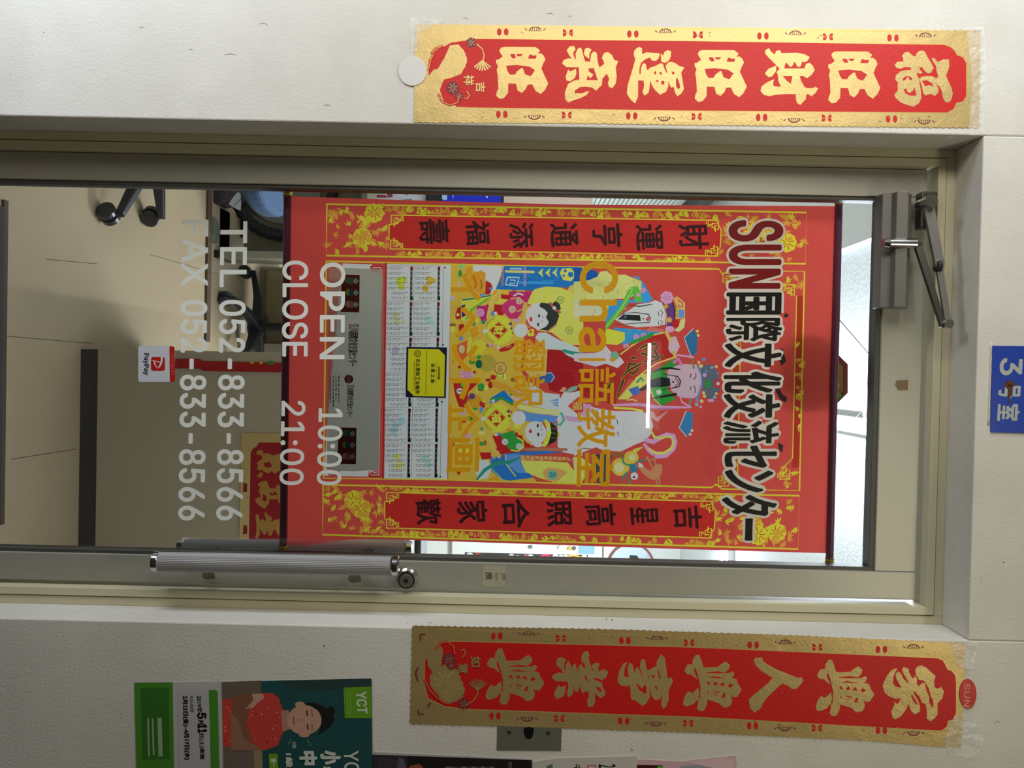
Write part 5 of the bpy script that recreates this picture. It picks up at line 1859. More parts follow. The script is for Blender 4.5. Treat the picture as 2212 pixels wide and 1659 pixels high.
P.line([(650, 1360), (740, 1440), (790, 1500)], 14, ink((150, 190, 90)), tf=C4)
D([(480, 1230), (600, 1240), (650, 1350), (600, 1480), (470, 1510), (420, 1380)], cICE, tf=C4)
P.line([(450, 1500), (560, 1370), (700, 1285), (900, 1265), (1040, 1200)], [30, 50, 54, 50, 20], cTEA, tf=C4)
D([(600, 1510), (700, 1450), (790, 1525)], cORG, tf=C4)
D([(480, 1130), (640, 1130), (650, 1220), (520, 1230)], cRED, tf=C4)
P.line([(1070, 1085), (1680, 1092)], 40, ink((176, 116, 84)), tf=C4)
D([(1040, 1170), (1700, 1195), (1750, 1245), (1060, 1235)], ink((222, 156, 96)), tf=C4)
for k in range(5):
    P.ring((1150 + k * 125, 1190 + k * 5), 42, 9, ink((170, 60, 40)), tf=C4, seg=14)
D([(1050, 1240), (1400, 1250), (1700, 1270), (1800, 1400), (1860, 1560), (1500, 1540), (1300, 1480), (1120, 1400)], ink((226, 222, 96)), tf=C4)
D([(1350, 1400), (1420, 1340), (1560, 1350), (1700, 1400), (1560, 1530), (1400, 1520)], ink((226, 160, 90)), tf=C4)
P.disc((1490, 1440), 70, ink((120, 176, 150)), tf=C4)
P.text('壽', (1440, 1400), (1440, 1480), (1540, 1400), ink((30, 110, 130)), tf=C4)
D([(1760, 1200), (1850, 1210), (1840, 1380), (1790, 1370)], SKIN2, tf=C4)
D([(0, 1190), (100, 1200), (240, 1300), (100, 1560), (0, 1560)], ink((226, 226, 110)), tf=C6)
D([(240, 1150), (520, 1160), (520, 1200), (430, 1560), (330, 1560), (260, 1300)], ink((54, 66, 80)), tf=C6)
# red treasure vessel, fruits
D([(120, 170), (470, 170), (330, 300), (300, 520), (200, 500), (150, 350)], cRED, tf=C4)
P.disc((210, 285), 42, cWHT, tf=C4)
P.line([(190, 285), (235, 285)], 14, cBLK, tf=C4)
P.disc((430, 430), 90, cORG, tf=C4)
P.disc((381, 356), 42, cPUR, tf=C4)
P.disc((505, 225), 48, cGRN, tf=C4)
P.disc((260, 200), 34, cLGR, tf=C4)
for k in range(6):
    P.disc((500 + (k % 3) * 22, 480 + k * 12 - 40), 18, cRED, tf=C4, seg=8)
D([(170, 1180), (330, 1110), (340, 1300), (250, 1400), (180, 1330)], ink((214, 96, 50)), tf=C3)
P.disc((240, 1240), 40, ink((236, 190, 150)), tf=C3, ry=60)
P.line([(350, 1100), (330, 1290)], 50, cLYE, tf=C3)
P.disc((480, 1210), 100, ink((222, 200, 56)), tf=C3)
P.disc((600, 1300), 80, ink((206, 180, 60)), tf=C3)
P.disc((590, 1430), 120, ink((176, 156, 62)), tf=C3)
P.disc((475, 1445), 46, ink((20, 96, 60)), tf=C3, ry=60)
P.disc((770, 1500), 96, cBEI, tf=C3)
P.ring((770, 1500), 88, 14, cBRN, tf=C3)
P.text('福', (735, 1450), (735, 1550), (805, 1450), cBRN, tf=C3)
peony(P, 960 + 310 / 6.38, 560 + 1590 / 6.38, 14, cPNK, ink((170, 60, 110)))
P.n += 2
P.disc((105, 540), 34, ink((190, 176, 200)), tf=C3)
D([(235, 540), (450, 520), (640, 480), (620, 540), (420, 640), (300, 850), (235, 840)], cLYE, tf=C3)
P.line([(250, 560), (420, 540), (630, 500)], 20, ink((30, 110, 130)), tf=C3)
P.line([(300, 820), (380, 690), (500, 610), (600, 540)], 30, cLGR, tf=C3)
D([(235, 640), (285, 620), (290, 780), (240, 800)], ink((40, 40, 110)), tf=C3)
D([(150, 760), (180, 680), (225, 650), (230, 820), (160, 830)], cRED, tf=C3)
P.disc((185, 765), 24, cYEL, tf=C3, seg=6)
D([(200, 900), (260, 890), (300, 960), (200, 990)], cRED, tf=C3)
D([(450, 640), (610, 640), (600, 800), (520, 860), (450, 740)], cMAG, tf=C3)
peony(P, 960 + 495 / 6.38, 560 + 735 / 6.38, 9, cPNK, cMAG)
P.n += 2
# the two children with their gold medallions
D([(890, 440), (1210, 450), (1120, 650), (1140, 600), (1000, 560), (880, 520)], cMAG, tf=C3)
P.line([(960, 500), (1020, 470), (1080, 490)], 22, cICE, tf=C3)
D([(780, 480), (930, 500), (900, 560), (780, 540)], cRED, tf=C3)
D([(760, 540), (880, 560), (840, 640), (700, 620)], ink((222, 200, 80)), tf=C3)
D([(690, 620), (810, 630), (770, 745), (680, 745)], cRED, tf=C3)
D([(780, 700), (800, 620), (930, 525), (1060, 525), (1110, 620), (1060, 740), (1000, 820), (900, 820)], ink((196, 52, 110)), tf=C3)
P.line([(920, 545), (1030, 530), (1100, 600), (1080, 690), (1000, 720)], 18, cBEI, tf=C3)
peony(P, 960 + 935 / 6.38, 560 + 690 / 6.38, 8, ink((226, 180, 160)), cRED)
P.n += 2
peony(P, 960 + 1030 / 6.38, 560 + 580 / 6.38, 7, ink((226, 180, 160)), cRED)
P.n += 2
P.line([(770, 440), (680, 540), (620, 700), (600, 810)], 44, cBEI, tf=C3)
P.line([(760, 430), (665, 535), (605, 695), (588, 810)], 12, cYEL, tf=C3)
P.line([(590, 850), (630, 980), (680, 1080), (755, 1190)], 50, cBEI, tf=C4)
D([(770, 880), (960, 830), (980, 900), (1060, 950), (1090, 1050), (1000, 1110), (900, 1090), (820, 1000)], cGRN, tf=C4)
P.line([(1000, 925), (1080, 970), (1090, 1050), (1020, 1115), (920, 1100)], 20, cLYE, tf=C4)
for x, y in ((835, 985), (1030, 1050)):
    peony(P, 960 + x / 6.38, 800 + y / 6.38, 7, ink((200, 200, 200)), cGRN)
    P.n += 2
for (tf, cx, cy) in ((C3, 745, 980), (C4, 715, 655)):
    P.disc((cx, cy), 212, ink((222, 218, 66)), tf=tf, seg=36)
    for k in range(11):
        t = PI / 2 + PI * 0.13 + k * PI * 0.074 if True else 0
        P.ring((cx + 178 * math.cos(t), cy + 178 * math.sin(t)), 20, 7, cBRN, tf=tf, seg=10)
    P.ring((cx, cy), 210, 10, cBEI, tf=tf, seg=36)
    D([(cx, cy - 125), (cx + 135, cy - 5), (cx, cy + 130), (cx - 130, cy)], cRED, tf=tf)
    P.line([(cx, cy - 112), (cx + 120, cy - 5), (cx, cy + 117), (cx - 117, cy), (cx, cy - 112)], 7, cLYE, tf=tf)
    P.text('福' if tf is C4 else '財', (cx - 62, cy - 66), (cx - 62, cy + 66), (cx + 66, cy - 66), cLYE, tf=tf, fat=0.9)
    for (dx, dy, r) in ((-180, 10, 32), (-40, -235, 22), (0, 235, 20)):
        P.disc((cx + dx, cy + dy), r, ink((212, 214, 206)), tf=tf)
    for k in range(3):
        D([(cx + 130 + k * 26, cy - 90 + k * 60), (cx + 180 + k * 10, cy - 120 + k * 70), (cx + 190, cy - 60 + k * 60)], random.choice([cPUR, cGRN, cBLK]), tf=tf)
    P.disc((cx + 310, cy), 96, ink((216, 210, 222)), tf=tf)
D([(1140, 980), (1230, 960), (1240, 1060), (1150, 1060)], cLYE, tf=C3)
P.disc((1190, 1000), 16, cRED, tf=C3)
D([(1080, 720), (1150, 640), (1190, 640), (1120, 780), (1130, 900), (1200, 960), (1140, 930), (1080, 860)], cBEI, tf=C3)
D([(1120, 800), (1140, 700), (1230, 610), (1310, 600), (1330, 640), (1420, 720), (1445, 860), (1400, 950), (1300, 975), (1180, 915)], cSKN, tf=C3)
D([(1330, 598), (1450, 610), (1550, 680), (1582, 780), (1540, 900), (1440, 985), (1310, 970), (1400, 930), (1440, 870), (1400, 800), (1425, 740), (1380, 690),
   (1330, 665), (1305, 640)], ink((52, 54, 52)), tf=C3)
D([(1480, 620), (1530, 575), (1590, 620), (1605, 690), (1530, 730)], ink((52, 54, 52)), tf=C3)
P.line([(1460, 605), (1520, 690), (1590, 730)], 34, ink((176, 96, 80)), tf=C3)
P.disc((1515, 672), 24, cWHT, tf=C3)
P.line([(1420, 995), (1540, 900)], 20, ink((176, 110, 90)), tf=C3)
D([(1168, 825), (1195, 788), (1212, 820), (1205, 860), (1180, 858)], ink((196, 50, 56)), tf=C3)
for (x, y) in ((1305, 780), (1292, 900)):
    P.disc((x, y), 13, cBLK, tf=C3, ry=26, seg=12)
P.line([(1350, 780), (1362, 805)], 6, cBLK, tf=C3)
P.disc((1350, 854), 7, cRED, tf=C3, seg=8)
P.disc((1253, 865), 150, cSKN, tf=C4, ry=165, seg=30)
P.disc((1290, 1030), 60, cSKN, tf=C4, ry=30)
D([(1060, 790), (1110, 730), (1160, 730), (1110, 830), (1130, 930), (1210, 1010), (1150, 1010), (1080, 940)], cBEI, tf=C4)
D([(1460, 715), (1530, 770), (1572, 880), (1530, 980), (1410, 1042), (1455, 900)], ink((30, 40, 32)), tf=C4)
for k in range(3):
    P.line([(1475, 790 + k * 70), (1530, 810 + k * 60)], 6, ink((170, 170, 120)), tf=C4)
D([(1370, 690), (1400, 675), (1455, 730), (1475, 860), (1430, 1010), (1385, 1055), (1340, 1045), (1400, 920), (1408, 800)], ink((226, 208, 70)), tf=C4)
P.disc((1428, 815), 26, ink((210, 212, 206)), tf=C4)
P.disc((1580, 888), 24, ink((222, 196, 60)), tf=C4)
D([(1160, 845), (1188, 803), (1203, 835), (1200, 865), (1175, 862)], ink((200, 40, 50)), tf=C4)
for (x, y) in ((1286, 762), (1294, 885)):
    P.disc((x, y), 14, cBLK, tf=C4, ry=28, seg=12)
P.line([(1325, 745), (1332, 780)], 6, cBLK, tf=C4)
P.line([(1340, 870), (1350, 905)], 6, cBLK, tf=C4)
P.disc((1343, 818), 8, cBLK, tf=C4, seg=8)
D([(750, 1240), (960, 1150), (970, 1190), (880, 1260), (770, 1280)], cRED, tf=C3)
P.text('迎', (860, 1180), (850, 1230), (930, 1160), ink((230, 190, 120)), tf=C3)
P.build('printed_sheet', cal, 'red sheet with gold borders, black calligraphy and a picture of robed elders and children')

# ------------------------------------------------------------------ octagonal hanging ornament behind the calendar
YO = 0.235
octc = (1757, 818)
oct_px = [(octc[0] + 81 * math.cos(PI / 8 + k * PI / 4), octc[1] + 81 * math.sin(PI / 8 + k * PI / 4)) for k in range(8)]
bm = bmesh.new()
slab(bm, oct_px, YO, YO + 0.008)
oc = setp(obj('octagonal_plaque', bm, mat('red_brown_wood', (120, 44, 26), 0.4, var=0.2, vscale=60), bevel=0.001),
          'small red brown octagonal plaque hung on wires above the calendar', 'plaque')
P = Print(YO - 0.0002)
inn = [(octc[0] + 69 * math.cos(PI / 8 + k * PI / 4), octc[1] + 69 * math.sin(PI / 8 + k * PI / 4)) for k in range(8)]
P.poly(inn, mat('glitter_gold', (150, 120, 50), 0.4, metal=0.4, var=0.5, vscale=300))
inn = [(octc[0] + 58 * math.cos(PI / 8 + k * PI / 4), octc[1] + 58 * math.sin(PI / 8 + k * PI / 4)) for k in range(8)]
P.poly(inn, ink((150, 150, 120)))
P.disc((1812, 855), 6, ink((90, 150, 50)))
P.disc((1806, 832), 7, ink((200, 190, 160)))
P.build('plaque_face', oc)
bm = bmesh.new()
hook = at(1880, 818, YO)
for pts in ([at(1834, 819, YO), hook], [at(1834, 851, YO), at(1850, 848, YO), at(1866, 838, YO), hook],
            [hook, at(1884, 812, YO), at(1890, 815, YO), at(1890, 822, YO), hook]):
    tube(bm, pts, 0.0006, seg=6)
obj('hanging_wire', bm, M_steel, oc)
for lab, pts in (('thin dark cord slanting across the ceiling above the calendar rod', [(1800, 676), (1812, 690), (1893, 783)]),
                 ('second thin cord, short and fine, beside the octagonal plaque', [(1836, 917), (1856, 893), (1893, 855)])):
    bm = bmesh.new()
    yc = 1.1 if 'thin dark' in lab else 1.35
    end = at(*pts[-1], yc)
    tube(bm, [at(x, y, yc) for x, y in pts] + [Vector((end.x + (0.06 if 'thin dark' in lab else -0.05), yc, 2.75))], 0.0014, seg=6)
    setp(obj('cord', bm, M_steel), lab, 'cord')

# ------------------------------------------------------------------ office lamp
lx = 0.175
lamp = empty('ceiling_lamp', (lx, 1.6, 2.75), 'bright fluorescent tube lamp on the office ceiling behind the calendar rod', 'lamp')
obj('lamp_body', boxes((lx - 0.03, lx + 0.03, 0.75, 2.45, 2.71, 2.75)), mat('lamp_white', (230, 232, 232), 0.5), lamp, bevel=0.004)
bm = bmesh.new()
tube(bm, [(lx, 0.80, 2.685), (lx, 2.40, 2.685)], 0.014, seg=16)
obj('lamp_tube', bm, mat('tube_light', (255, 255, 255), 0.5, emit=(232, 242, 255), estr=200), lamp)
for y in (0.79, 2.41):
    obj('lamp_socket', boxes((lx - 0.018, lx + 0.018, y - 0.012, y + 0.012, 2.665, 2.712)), mat('lamp_white', (230, 232, 232)), lamp)
lx2 = 1.1
lamp2 = empty('ceiling_lamp', (lx2, 3.4, 2.75), 'second fluorescent tube lamp further back on the office ceiling', 'lamp')
obj('lamp_body', boxes((lx2 - 0.6, lx2 + 0.6, 3.37, 3.43, 2.71, 2.75)), mat('lamp_white', (230, 232, 232)), lamp2, bevel=0.004)
bm = bmesh.new()
tube(bm, [(lx2 - 0.56, 3.4, 2.685), (lx2 + 0.56, 3.4, 2.685)], 0.014, seg=16)
obj('lamp_tube', bm, MATS['tube_light'], lamp2)
# corridor lamp on the opposite wall: its reflection is the bright line in the glass
c0, c1 = at(1408, 741, 3.46), at(1399, 925, 3.46)
cl = empty('wall_lamp', ((c0.x + c1.x) / 2, -3.3, c0.z), 'short tube lamp on the corridor wall behind the viewer, mirrored in the door glass', 'lamp')
obj('lamp_body', boxes((c0.x - 0.02, c1.x + 0.02, -3.3, -3.24, c0.z + 0.02, c0.z + 0.07)), MATS['lamp_white'], cl)
bm = bmesh.new()
tube(bm, [(c0.x, -3.22, (c0.z + c1.z) / 2), (c1.x, -3.22, (c0.z + c1.z) / 2)], 0.010, seg=12)
obj('lamp_tube', bm, mat('corridor_tube', (255, 255, 255), 0.5, emit=(255, 250, 255), estr=38), cl)
for xs in (c0.x - 0.02, c1.x):
    obj('lamp_socket', boxes((xs, xs + 0.02, -3.24, -3.21, c0.z - 0.02, c0.z + 0.03)), MATS['lamp_white'], cl)

# ------------------------------------------------------------------ things in the office
# reception counter
YK = 1.20
kx = at(300, 755, YK).x
kz0, kz1 = 0.0, 1.10
cz = at(209, 900, YK).z
kt = empty('reception_counter', (0.6, YK, 0.0), 'grey beige reception counter with a dark kick board behind the glass', 'counter')
M_cnt = mat('grey_beige_laminate', (160, 150, 128), 0.55, var=0.05, vscale=4)
obj('counter_front', boxes((kx, 1.9, YK, YK + 0.05, cz, 1.08)), M_cnt, kt, bevel=0.002)
obj('kick_board', boxes((kx + 0.003, 1.9, YK + 0.004, YK + 0.05, 0.0, cz)), mat('dark_kick', (52, 52, 54), 0.5), kt)
obj('counter_side', boxes((kx, kx + 0.03, YK + 0.05, YK + 0.5, 0.0, 1.08)), M_cnt, kt)
obj('counter_top', boxes((kx - 0.01, 1.92, YK - 0.02, YK + 0.52, 1.08, 1.11)), M_cnt, kt, bevel=0.003)

# red strip hanging at the counter corner
bm = bmesh.new()
slab(bm, [(355, 776), (430, 775), (437, 780), (620, 784), (700, 786), (700, 806), (440, 801), (430, 796), (355, 795)], YK - 0.004, YK - 0.001)
rs = setp(obj('red_strip', bm, ink((150, 20, 22))), 'narrow red paper strip hanging down the left edge of the counter', 'paper')
P = Print(YK - 0.0042)
for x in (540, 560):
    P.poly([(x, 781), (x + 8, 781), (x + 7, 786), (x + 1, 786)], ink((200, 180, 30)))
P.disc((585, 784), 8, ink((40, 120, 60)), ry=4)
P.build('strip_print', rs)

# horizontal couplet on the counter
cs = [(522, 935), (760, 939), (760, 1300), (514, 1300)]
bm = bmesh.new()
slab(bm, serrate(cs, 6, 1.0), YK - 0.004, YK - 0.001)
cb2 = setp(obj('couplet_banner', bm, M_foil), 'red and gold banner stuck on the front of the counter', 'banner')
P = Print(YK - 0.0042, tf=(500, 920, 6.379))
P.poly([(380, 228), (1500, 232), (1500, 2300), (225, 2300), (265, 370), (290, 320), (345, 285)], ink((140, 14, 22)))
P.build('red_panel', cb2, 'red centre panel')
GB = mat('matt_gold', (170, 128, 60), 0.5, metal=0.3)
for k, gs in enumerate(([([(350, 510), (400, 470), (430, 440), (420, 410), (350, 390), (340, 360), (400, 325), (440, 345), (430, 380), (530, 380), (560, 410),
                           (660, 380), (760, 420), (760, 600), (640, 625), (605, 660), (550, 620), (510, 655), (440, 630), (430, 600), (380, 620),
                           (350, 590), (370, 550)], [[(440, 510), (530, 500), (560, 560), (500, 580), (455, 560)]]),
                         ([(350, 690), (400, 640), (440, 650), (420, 700), (390, 715)], [])],
                        [([(360, 810), (400, 770), (490, 755), (500, 800), (530, 860), (610, 860), (620, 820), (650, 805), (680, 860), (760, 900),
                           (760, 1020), (680, 1060), (650, 1060), (640, 1010), (520, 1010), (520, 1060), (460, 1140), (380, 1100), (330, 1040),
                           (330, 1010), (380, 975), (400, 1020), (400, 960), (375, 890), (400, 840), (370, 820)],
                          [[(440, 935), (470, 960), (490, 1000), (480, 1045), (425, 1030)], [(530, 900), (560, 940), (600, 900), (640, 950), (530, 960)]])],
                        [([(330, 1260), (345, 1215), (375, 1220), (390, 1310), (430, 1280), (470, 1320), (480, 1280), (455, 1230), (460, 1185), (520, 1240),
                           (565, 1270), (540, 1330), (600, 1290), (760, 1280), (760, 1530), (640, 1500), (590, 1420), (550, 1510), (510, 1510), (500, 1440),
                           (460, 1505), (430, 1480), (390, 1410), (390, 1500), (350, 1565), (325, 1540), (345, 1450), (345, 1340)], [])])):
    P = Print(YK - 0.0045, tf=(500, 920, 6.379))
    for o_, h_ in gs:
        P.poly(o_, GB, h_, keep=True)
    P.build('character', cb2)
P = Print(YK - 0.0044, tf=(500, 920, 6.379))
for y in (850, 1430):
    P.poly([(165, y - 60), (215, y - 58), (215, y + 58), (158, y + 60)], ink((120, 18, 20)))
for _ in range(60):
    x, y = random.uniform(130, 240), random.uniform(200, 1900)
    P.line([(x, y), (x + 14, y + random.uniform(-12, 12))], 4, DKOL, keep=True)
P.build('border_ornament', cb2)['kind'] = 'stuff'

# black till on the counter, seen below the calendar in the photo
px_ = [(872, 1166), (915, 1167), (914, 1225), (868, 1225)]
a = at(872, 1160, YK + 0.2)
bm = boxes((at(890, 1150, YK + 0.2).x, at(890, 1290, YK + 0.2).x, YK + 0.12, YK + 0.32, 1.11, at(915, 1190, YK + 0.2).z))
dv = setp(obj('desk_device', bm, M_black, bevel=0.006), 'black box shaped device standing on the counter', 'device')
obj('device_screen', boxes((at(890, 1155, YK + 0.12).x, at(890, 1285, YK + 0.12).x, YK + 0.118, YK + 0.12, 1.12, at(908, 1190, YK + 0.12).z)), mat('dark_screen', (34, 38, 46), 0.15), dv)

# mat on the floor just inside
q0 = (CAM + ray(20, 452) * (-CAM.z / ray(20, 452).z))
q1 = (CAM + ray(20, 1112) * (-CAM.z / ray(20, 1112).z))
yfm = q1.y - 0.055
bm = boxes((q0.x, q1.x, 0.30, yfm, 0.0, 0.012))
mt = setp(obj('door_mat', bm, mat('dark_mat', (58, 58, 56), 0.95, bump=0.8, bscale=400), bevel=0.003), 'dark grey door mat on the office floor', 'mat')
obj('mat_edge', boxes((q0.x - 0.02, q1.x + 0.02, yfm, yfm + 0.02, 0, 0.008)), mat('brown_edge', (72, 56, 44), 0.8), mt)


# floor strip and tile joints
def floor_pt(px, py):
    d = ray(px, py)
    return CAM + d * (-CAM.z / d.z)


s0, s1 = floor_pt(443, 512), floor_pt(443, 738)
yy = (s0.y + s1.y) / 2
setp(obj('floor_strip', boxes((s0.x - 0.3, s1.x, yy - 0.004, yy + 0.045, 0.0, 0.012)), mat('dark_strip', (74, 58, 42), 0.6), bevel=0.002),
     'thin dark brown strip lying across the floor in front of the desk', 'floor strip')
bm = bmesh.new()
for px0, py0, px1, py1 in ((0, 725, 200, 742), (24, 992, 165, 970), (322, 549, 470, 593), (100, 560, 210, 570)):
    a, b = floor_pt(px0, py0), floor_pt(px1, py1)
    d = (b - a).normalized()
    n = Vector((-d.y, d.x, 0)) * 0.0012
    vs = [bm.verts.new((p.x, p.y, 0.0006)) for p in (a - n, b - n, b + n, a + n)]
    bm.faces.new(vs)
bmesh.ops.recalc_face_normals(bm, faces=bm.faces)
setp(obj('floor_joint', bm, mat('joint_dark', (84, 72, 54), 0.8), bpy.data.objects['floor']))


# office chairs
def office_chair(label, x, y, rot, turn=0.0, zs=0.42, fab=(40, 44, 52)):
    t = empty('office_chair', (x, y, 0), label, 'chair')
    M = M_black
    hub = Vector((x, y, 0.11))
    for k in range(5):
        a = rot + k * 2 * PI / 5
        d = Vector((math.cos(a), math.sin(a), 0))
        e = hub + d * 0.29 - Vector((0, 0, 0.035))
        bm = bmesh.new()
        n = Vector((-d.y, d.x, 0))
        vs = []
        for p, w, h in ((hub + d * 0.03, 0.032, 0.024), (hub + d * 0.16 - Vector((0, 0, 0.006)), 0.024, 0.018), (e, 0.018, 0.012)):
            vs.append([bm.verts.new(p + n * sx * w + Vector((0, 0, sz * h))) for sx, sz in ((-1, -1), (1, -1), (0.6, 1), (-0.6, 1))])
        for i in range(2):
            for j in range(4):
                bm.faces.new((vs[i][j], vs[i][(j + 1) % 4], vs[i + 1][(j + 1) % 4], vs[i + 1][j]))
        bm.faces.new(vs[0][::-1])
        bm.faces.new(vs[2])
        bmesh.ops.recalc_face_normals(bm, faces=bm.faces)
        lg = obj('leg', bm, M, t, bevel=0.004)
        c = hub + d * 0.29
        bm = bmesh.new()
        for s in (-1, 1):
            w = Vector((c.x, c.y, 0.032)) + n * s * 0.016
            tube(bm, [w - n * 0.011, w - n * 0.009, w + n * 0.009, w + n * 0.011], [0.024, 0.032, 0.032, 0.024], seg=20)
        tube(bm, [(c.x, c.y, 0.03), (c.x, c.y, 0.085)], 0.010, seg=10)
        obj('caster', bm, mat('caster_plastic', (40, 42, 48), 0.35), lg)
    bm = bmesh.new()
    tube(bm, [(x, y, 0.07), (x, y, 0.15), (x, y, 0.155), (x, y, 0.40)], [0.045, 0.04, 0.026, 0.026], seg=20)
    obj('gas_column', bm, M, t)
    mf = mat('chair_fabric_%d' % fab[2], fab, 0.85)

    def spin(bm):
        bmesh.ops.rotate(bm, cent=(x, y, 0), matrix=Matrix.Rotation(turn, 3, 'Z'), verts=bm.verts)
        return bm
    bm = bmesh.new()
    sq = []
    for k in range(36):
        a = k * PI / 18
        c_, s_ = math.cos(a), math.sin(a)
        sq.append((x + 0.225 * math.copysign(abs(c_) ** 0.7, c_), y + 0.225 * math.copysign(abs(s_) ** 0.7, s_)))
    lo = [bm.verts.new((p, q, zs)) for p, q in sq]
    hi = [bm.verts.new((p, q, zs + 0.07)) for p, q in sq]
    for k in range(36):
        bm.faces.new((lo[k], lo[(k + 1) % 36], hi[(k + 1) % 36], hi[k]))
    bm.faces.new(lo[::-1])
    bm.faces.new(hi)
    obj('seat', spin(bm), mf, t, bevel=0.02, seg=3)
    obj('backrest', spin(boxes((x - 0.21, x + 0.21, y + 0.22, y + 0.27, zs + 0.18, zs + 0.60))), mf, t, bevel=0.02, seg=3)
    bm = bmesh.new()
    tube(bm, [(x, y + 0.1, zs), (x, y + 0.26, zs + 0.02), (x, y + 0.29, zs + 0.20)], 0.018, seg=10)
    obj('back_bar', spin(bm), M, t)
    for s in (-1, 1):
        bm = bmesh.new()
        tube(bm, [(x + s * 0.2, y, zs), (x + s * 0.25, y, zs + 0.02), (x + s * 0.26, y, zs + 0.22), (x + s * 0.26, y + 0.14, zs + 0.24)], 0.014, seg=10)
        obj('armrest', spin(bm), M, t)
    return t


c1_ = floor_pt(214, 462)
c2_ = floor_pt(308, 466)
# circle of radius 0.29 through both casters, hub to the left
mid = (c1_ + c2_) / 2
hv = (c2_ - c1_)
h = math.sqrt(max(0.0, 0.29 ** 2 - (hv.length / 2) ** 2))
nn = Vector((-hv.y, hv.x, 0)).normalized()
if nn.x > 0:
    nn = -nn
hub = mid + nn * h
r1 = math.atan2(c1_.y - hub.y, c1_.x - hub.x)
office_chair('black office chair whose two casters show beside the left door stile', hub.x, hub.y, r1, PI / 2, 0.50, (66, 88, 118))
f2 = floor_pt(508, 668)
office_chair('black office chair further back, beside the desk panel', f2.x + 0.09, f2.y + 0.02, 0.5)

# desk with a panel end
pd0 = floor_pt(452, 552)
YD2 = pd0.y
dk = empty('desk', (pd0.x - 0.3, YD2, 0), 'grey green desk with a solid end panel left of the far chair', 'desk')
M_desk = mat('grey_green_desk', (104, 102, 84), 0.6)
obj('desk_panel', boxes((-1.20, pd0.x - 0.012, YD2 + 0.22, YD2 + 0.24, 0.09, 0.70)), M_desk, dk)
obj('desk_side', boxes((pd0.x - 0.035, pd0.x, YD2 + 0.06, YD2 + 0.28, 0.03, 0.70)), mat('desk_rim', (130, 128, 110), 0.6), dk, bevel=0.003)
obj('desk_side', boxes((-1.21, -1.18, YD2 + 0.06, YD2 + 0.28, 0.0, 0.70)), M_desk, dk)
obj('desk_top', boxes((-1.21, pd0.x + 0.02, YD2 + 0.03, YD2 + 0.29, 0.70, 0.73)), M_desk, dk, bevel=0.003)
obj('desk_foot', boxes((pd0.x - 0.035, pd0.x, YD2 + 0.06, YD2 + 0.28, 0.0, 0.03)), M_black, dk)

# clutter under the desk
YB = YD2 + 0.10
bg0 = at(395, 430, 2.36)


def blob(name, label, cat, pxpoly, Yf, depth, m, bevel=0.01):
    bm = bmesh.new()
    pts = [at(x, y, Yf) for x, y in pxpoly]
    zmin = min(p.z for p in pts)
    prism(bm, [(p.x, max(0.0, p.z)) for p in pts], Yf, Yf + depth)
    bmesh.ops.recalc_face_normals(bm, faces=bm.faces)
    return setp(obj(name, bm, m, bevel=bevel), label, cat)


bag = blob('bin_bag', 'dark shiny bag with a torn white label under the desk', 'bag',
           [(392, 340), (520, 340), (522, 420), (500, 436), (470, 442), (440, 437), (402, 424), (390, 410)], 2.40, 0.12,
           mat('purple_grey_bag', (60, 52, 60), 0.3, var=0.6, vscale=18, bump=1.0, bscale=30), 0.012)
P = Print(2.398)
P.poly([(494, 440), (505, 424), (514, 414), (520, 420), (521, 440), (520, 455), (512, 452), (504, 448)], ink((170, 176, 184)))
P.line([(506, 444), (520, 430)], 1.4, ink((60, 60, 66)))
P.build('label_tag', bag, 'torn white label')
# glass jar
jp = at(430, 500, 2.36)
bm = bmesh.new()
jt = at(398, 492, 2.36)
jz0, jz1 = max(0.0, at(398, 492, 2.36).z), at(452, 492, 2.36).z
jx = at(430, 494, 2.36).x
tube(bm, [(jx, 2.40, jz0), (jx, 2.40, jz0 + 0.012), (jx, 2.40, jz1 - 0.03), (jx, 2.40, jz1)], [0.05, 0.062, 0.058, 0.04], seg=28)
setp(obj('jar', bm, mat('smoked_jar', (120, 122, 108), 0.12, metal=0.3)), 'cloudy grey jar standing beside the shiny bag', 'jar')
blob('storage_box', 'dark brown box behind the cloudy jar under the desk', 'box', [(388, 448), (466, 446), (468, 530), (392, 560), (385, 500)], 2.50, 0.14,
     mat('dark_brown_box', (50, 44, 38), 0.6), 0.004)

# knobbly tyre ring with blue ball
tc_ = at(612, 400, 2.56)
R_ = 0.245
bm = bmesh.new()
ring_pts = []
for k in range(72):
    t = 2 * PI * k / 72
    ring_pts.append(Vector((tc_.x + R_ * math.cos(t), 2.56, tc_.z + R_ * math.sin(t))))
rings = []
for k, p in enumerate(ring_pts):
    t = 2 * PI * k / 72
    dr = Vector((math.cos(t), 0, math.sin(t)))
    rr = 0.026 + (0.004 if k % 2 else -0.002)
    rings.append([bm.verts.new(p + dr * rr * math.cos(a) + Vector((0, 1, 0)) * 0.026 * math.sin(a)) for a in [j * PI / 5 for j in range(10)]])
for k in range(72):
    for j in range(10):
        bm.faces.new((rings[k][j], rings[(k + 1) % 72][j], rings[(k + 1) % 72][(j + 1) % 10], rings[k][(j + 1) % 10]))
bmesh.ops.recalc_face_normals(bm, faces=bm.faces)
ty = setp(obj('wheel', bm, mat('tyre_black', (20, 22, 24), 0.7)), 'black knobbly tyred wheel leaning by the desk', 'wheel')
bm = bmesh.new()
tube(bm, [(tc_.x, 2.55, tc_.z), (tc_.x, 2.575, tc_.z)], [0.19, 0.19], seg=40)
obj('wheel_disc', bm, mat('grey_disc', (96, 98, 90), 0.5), ty)
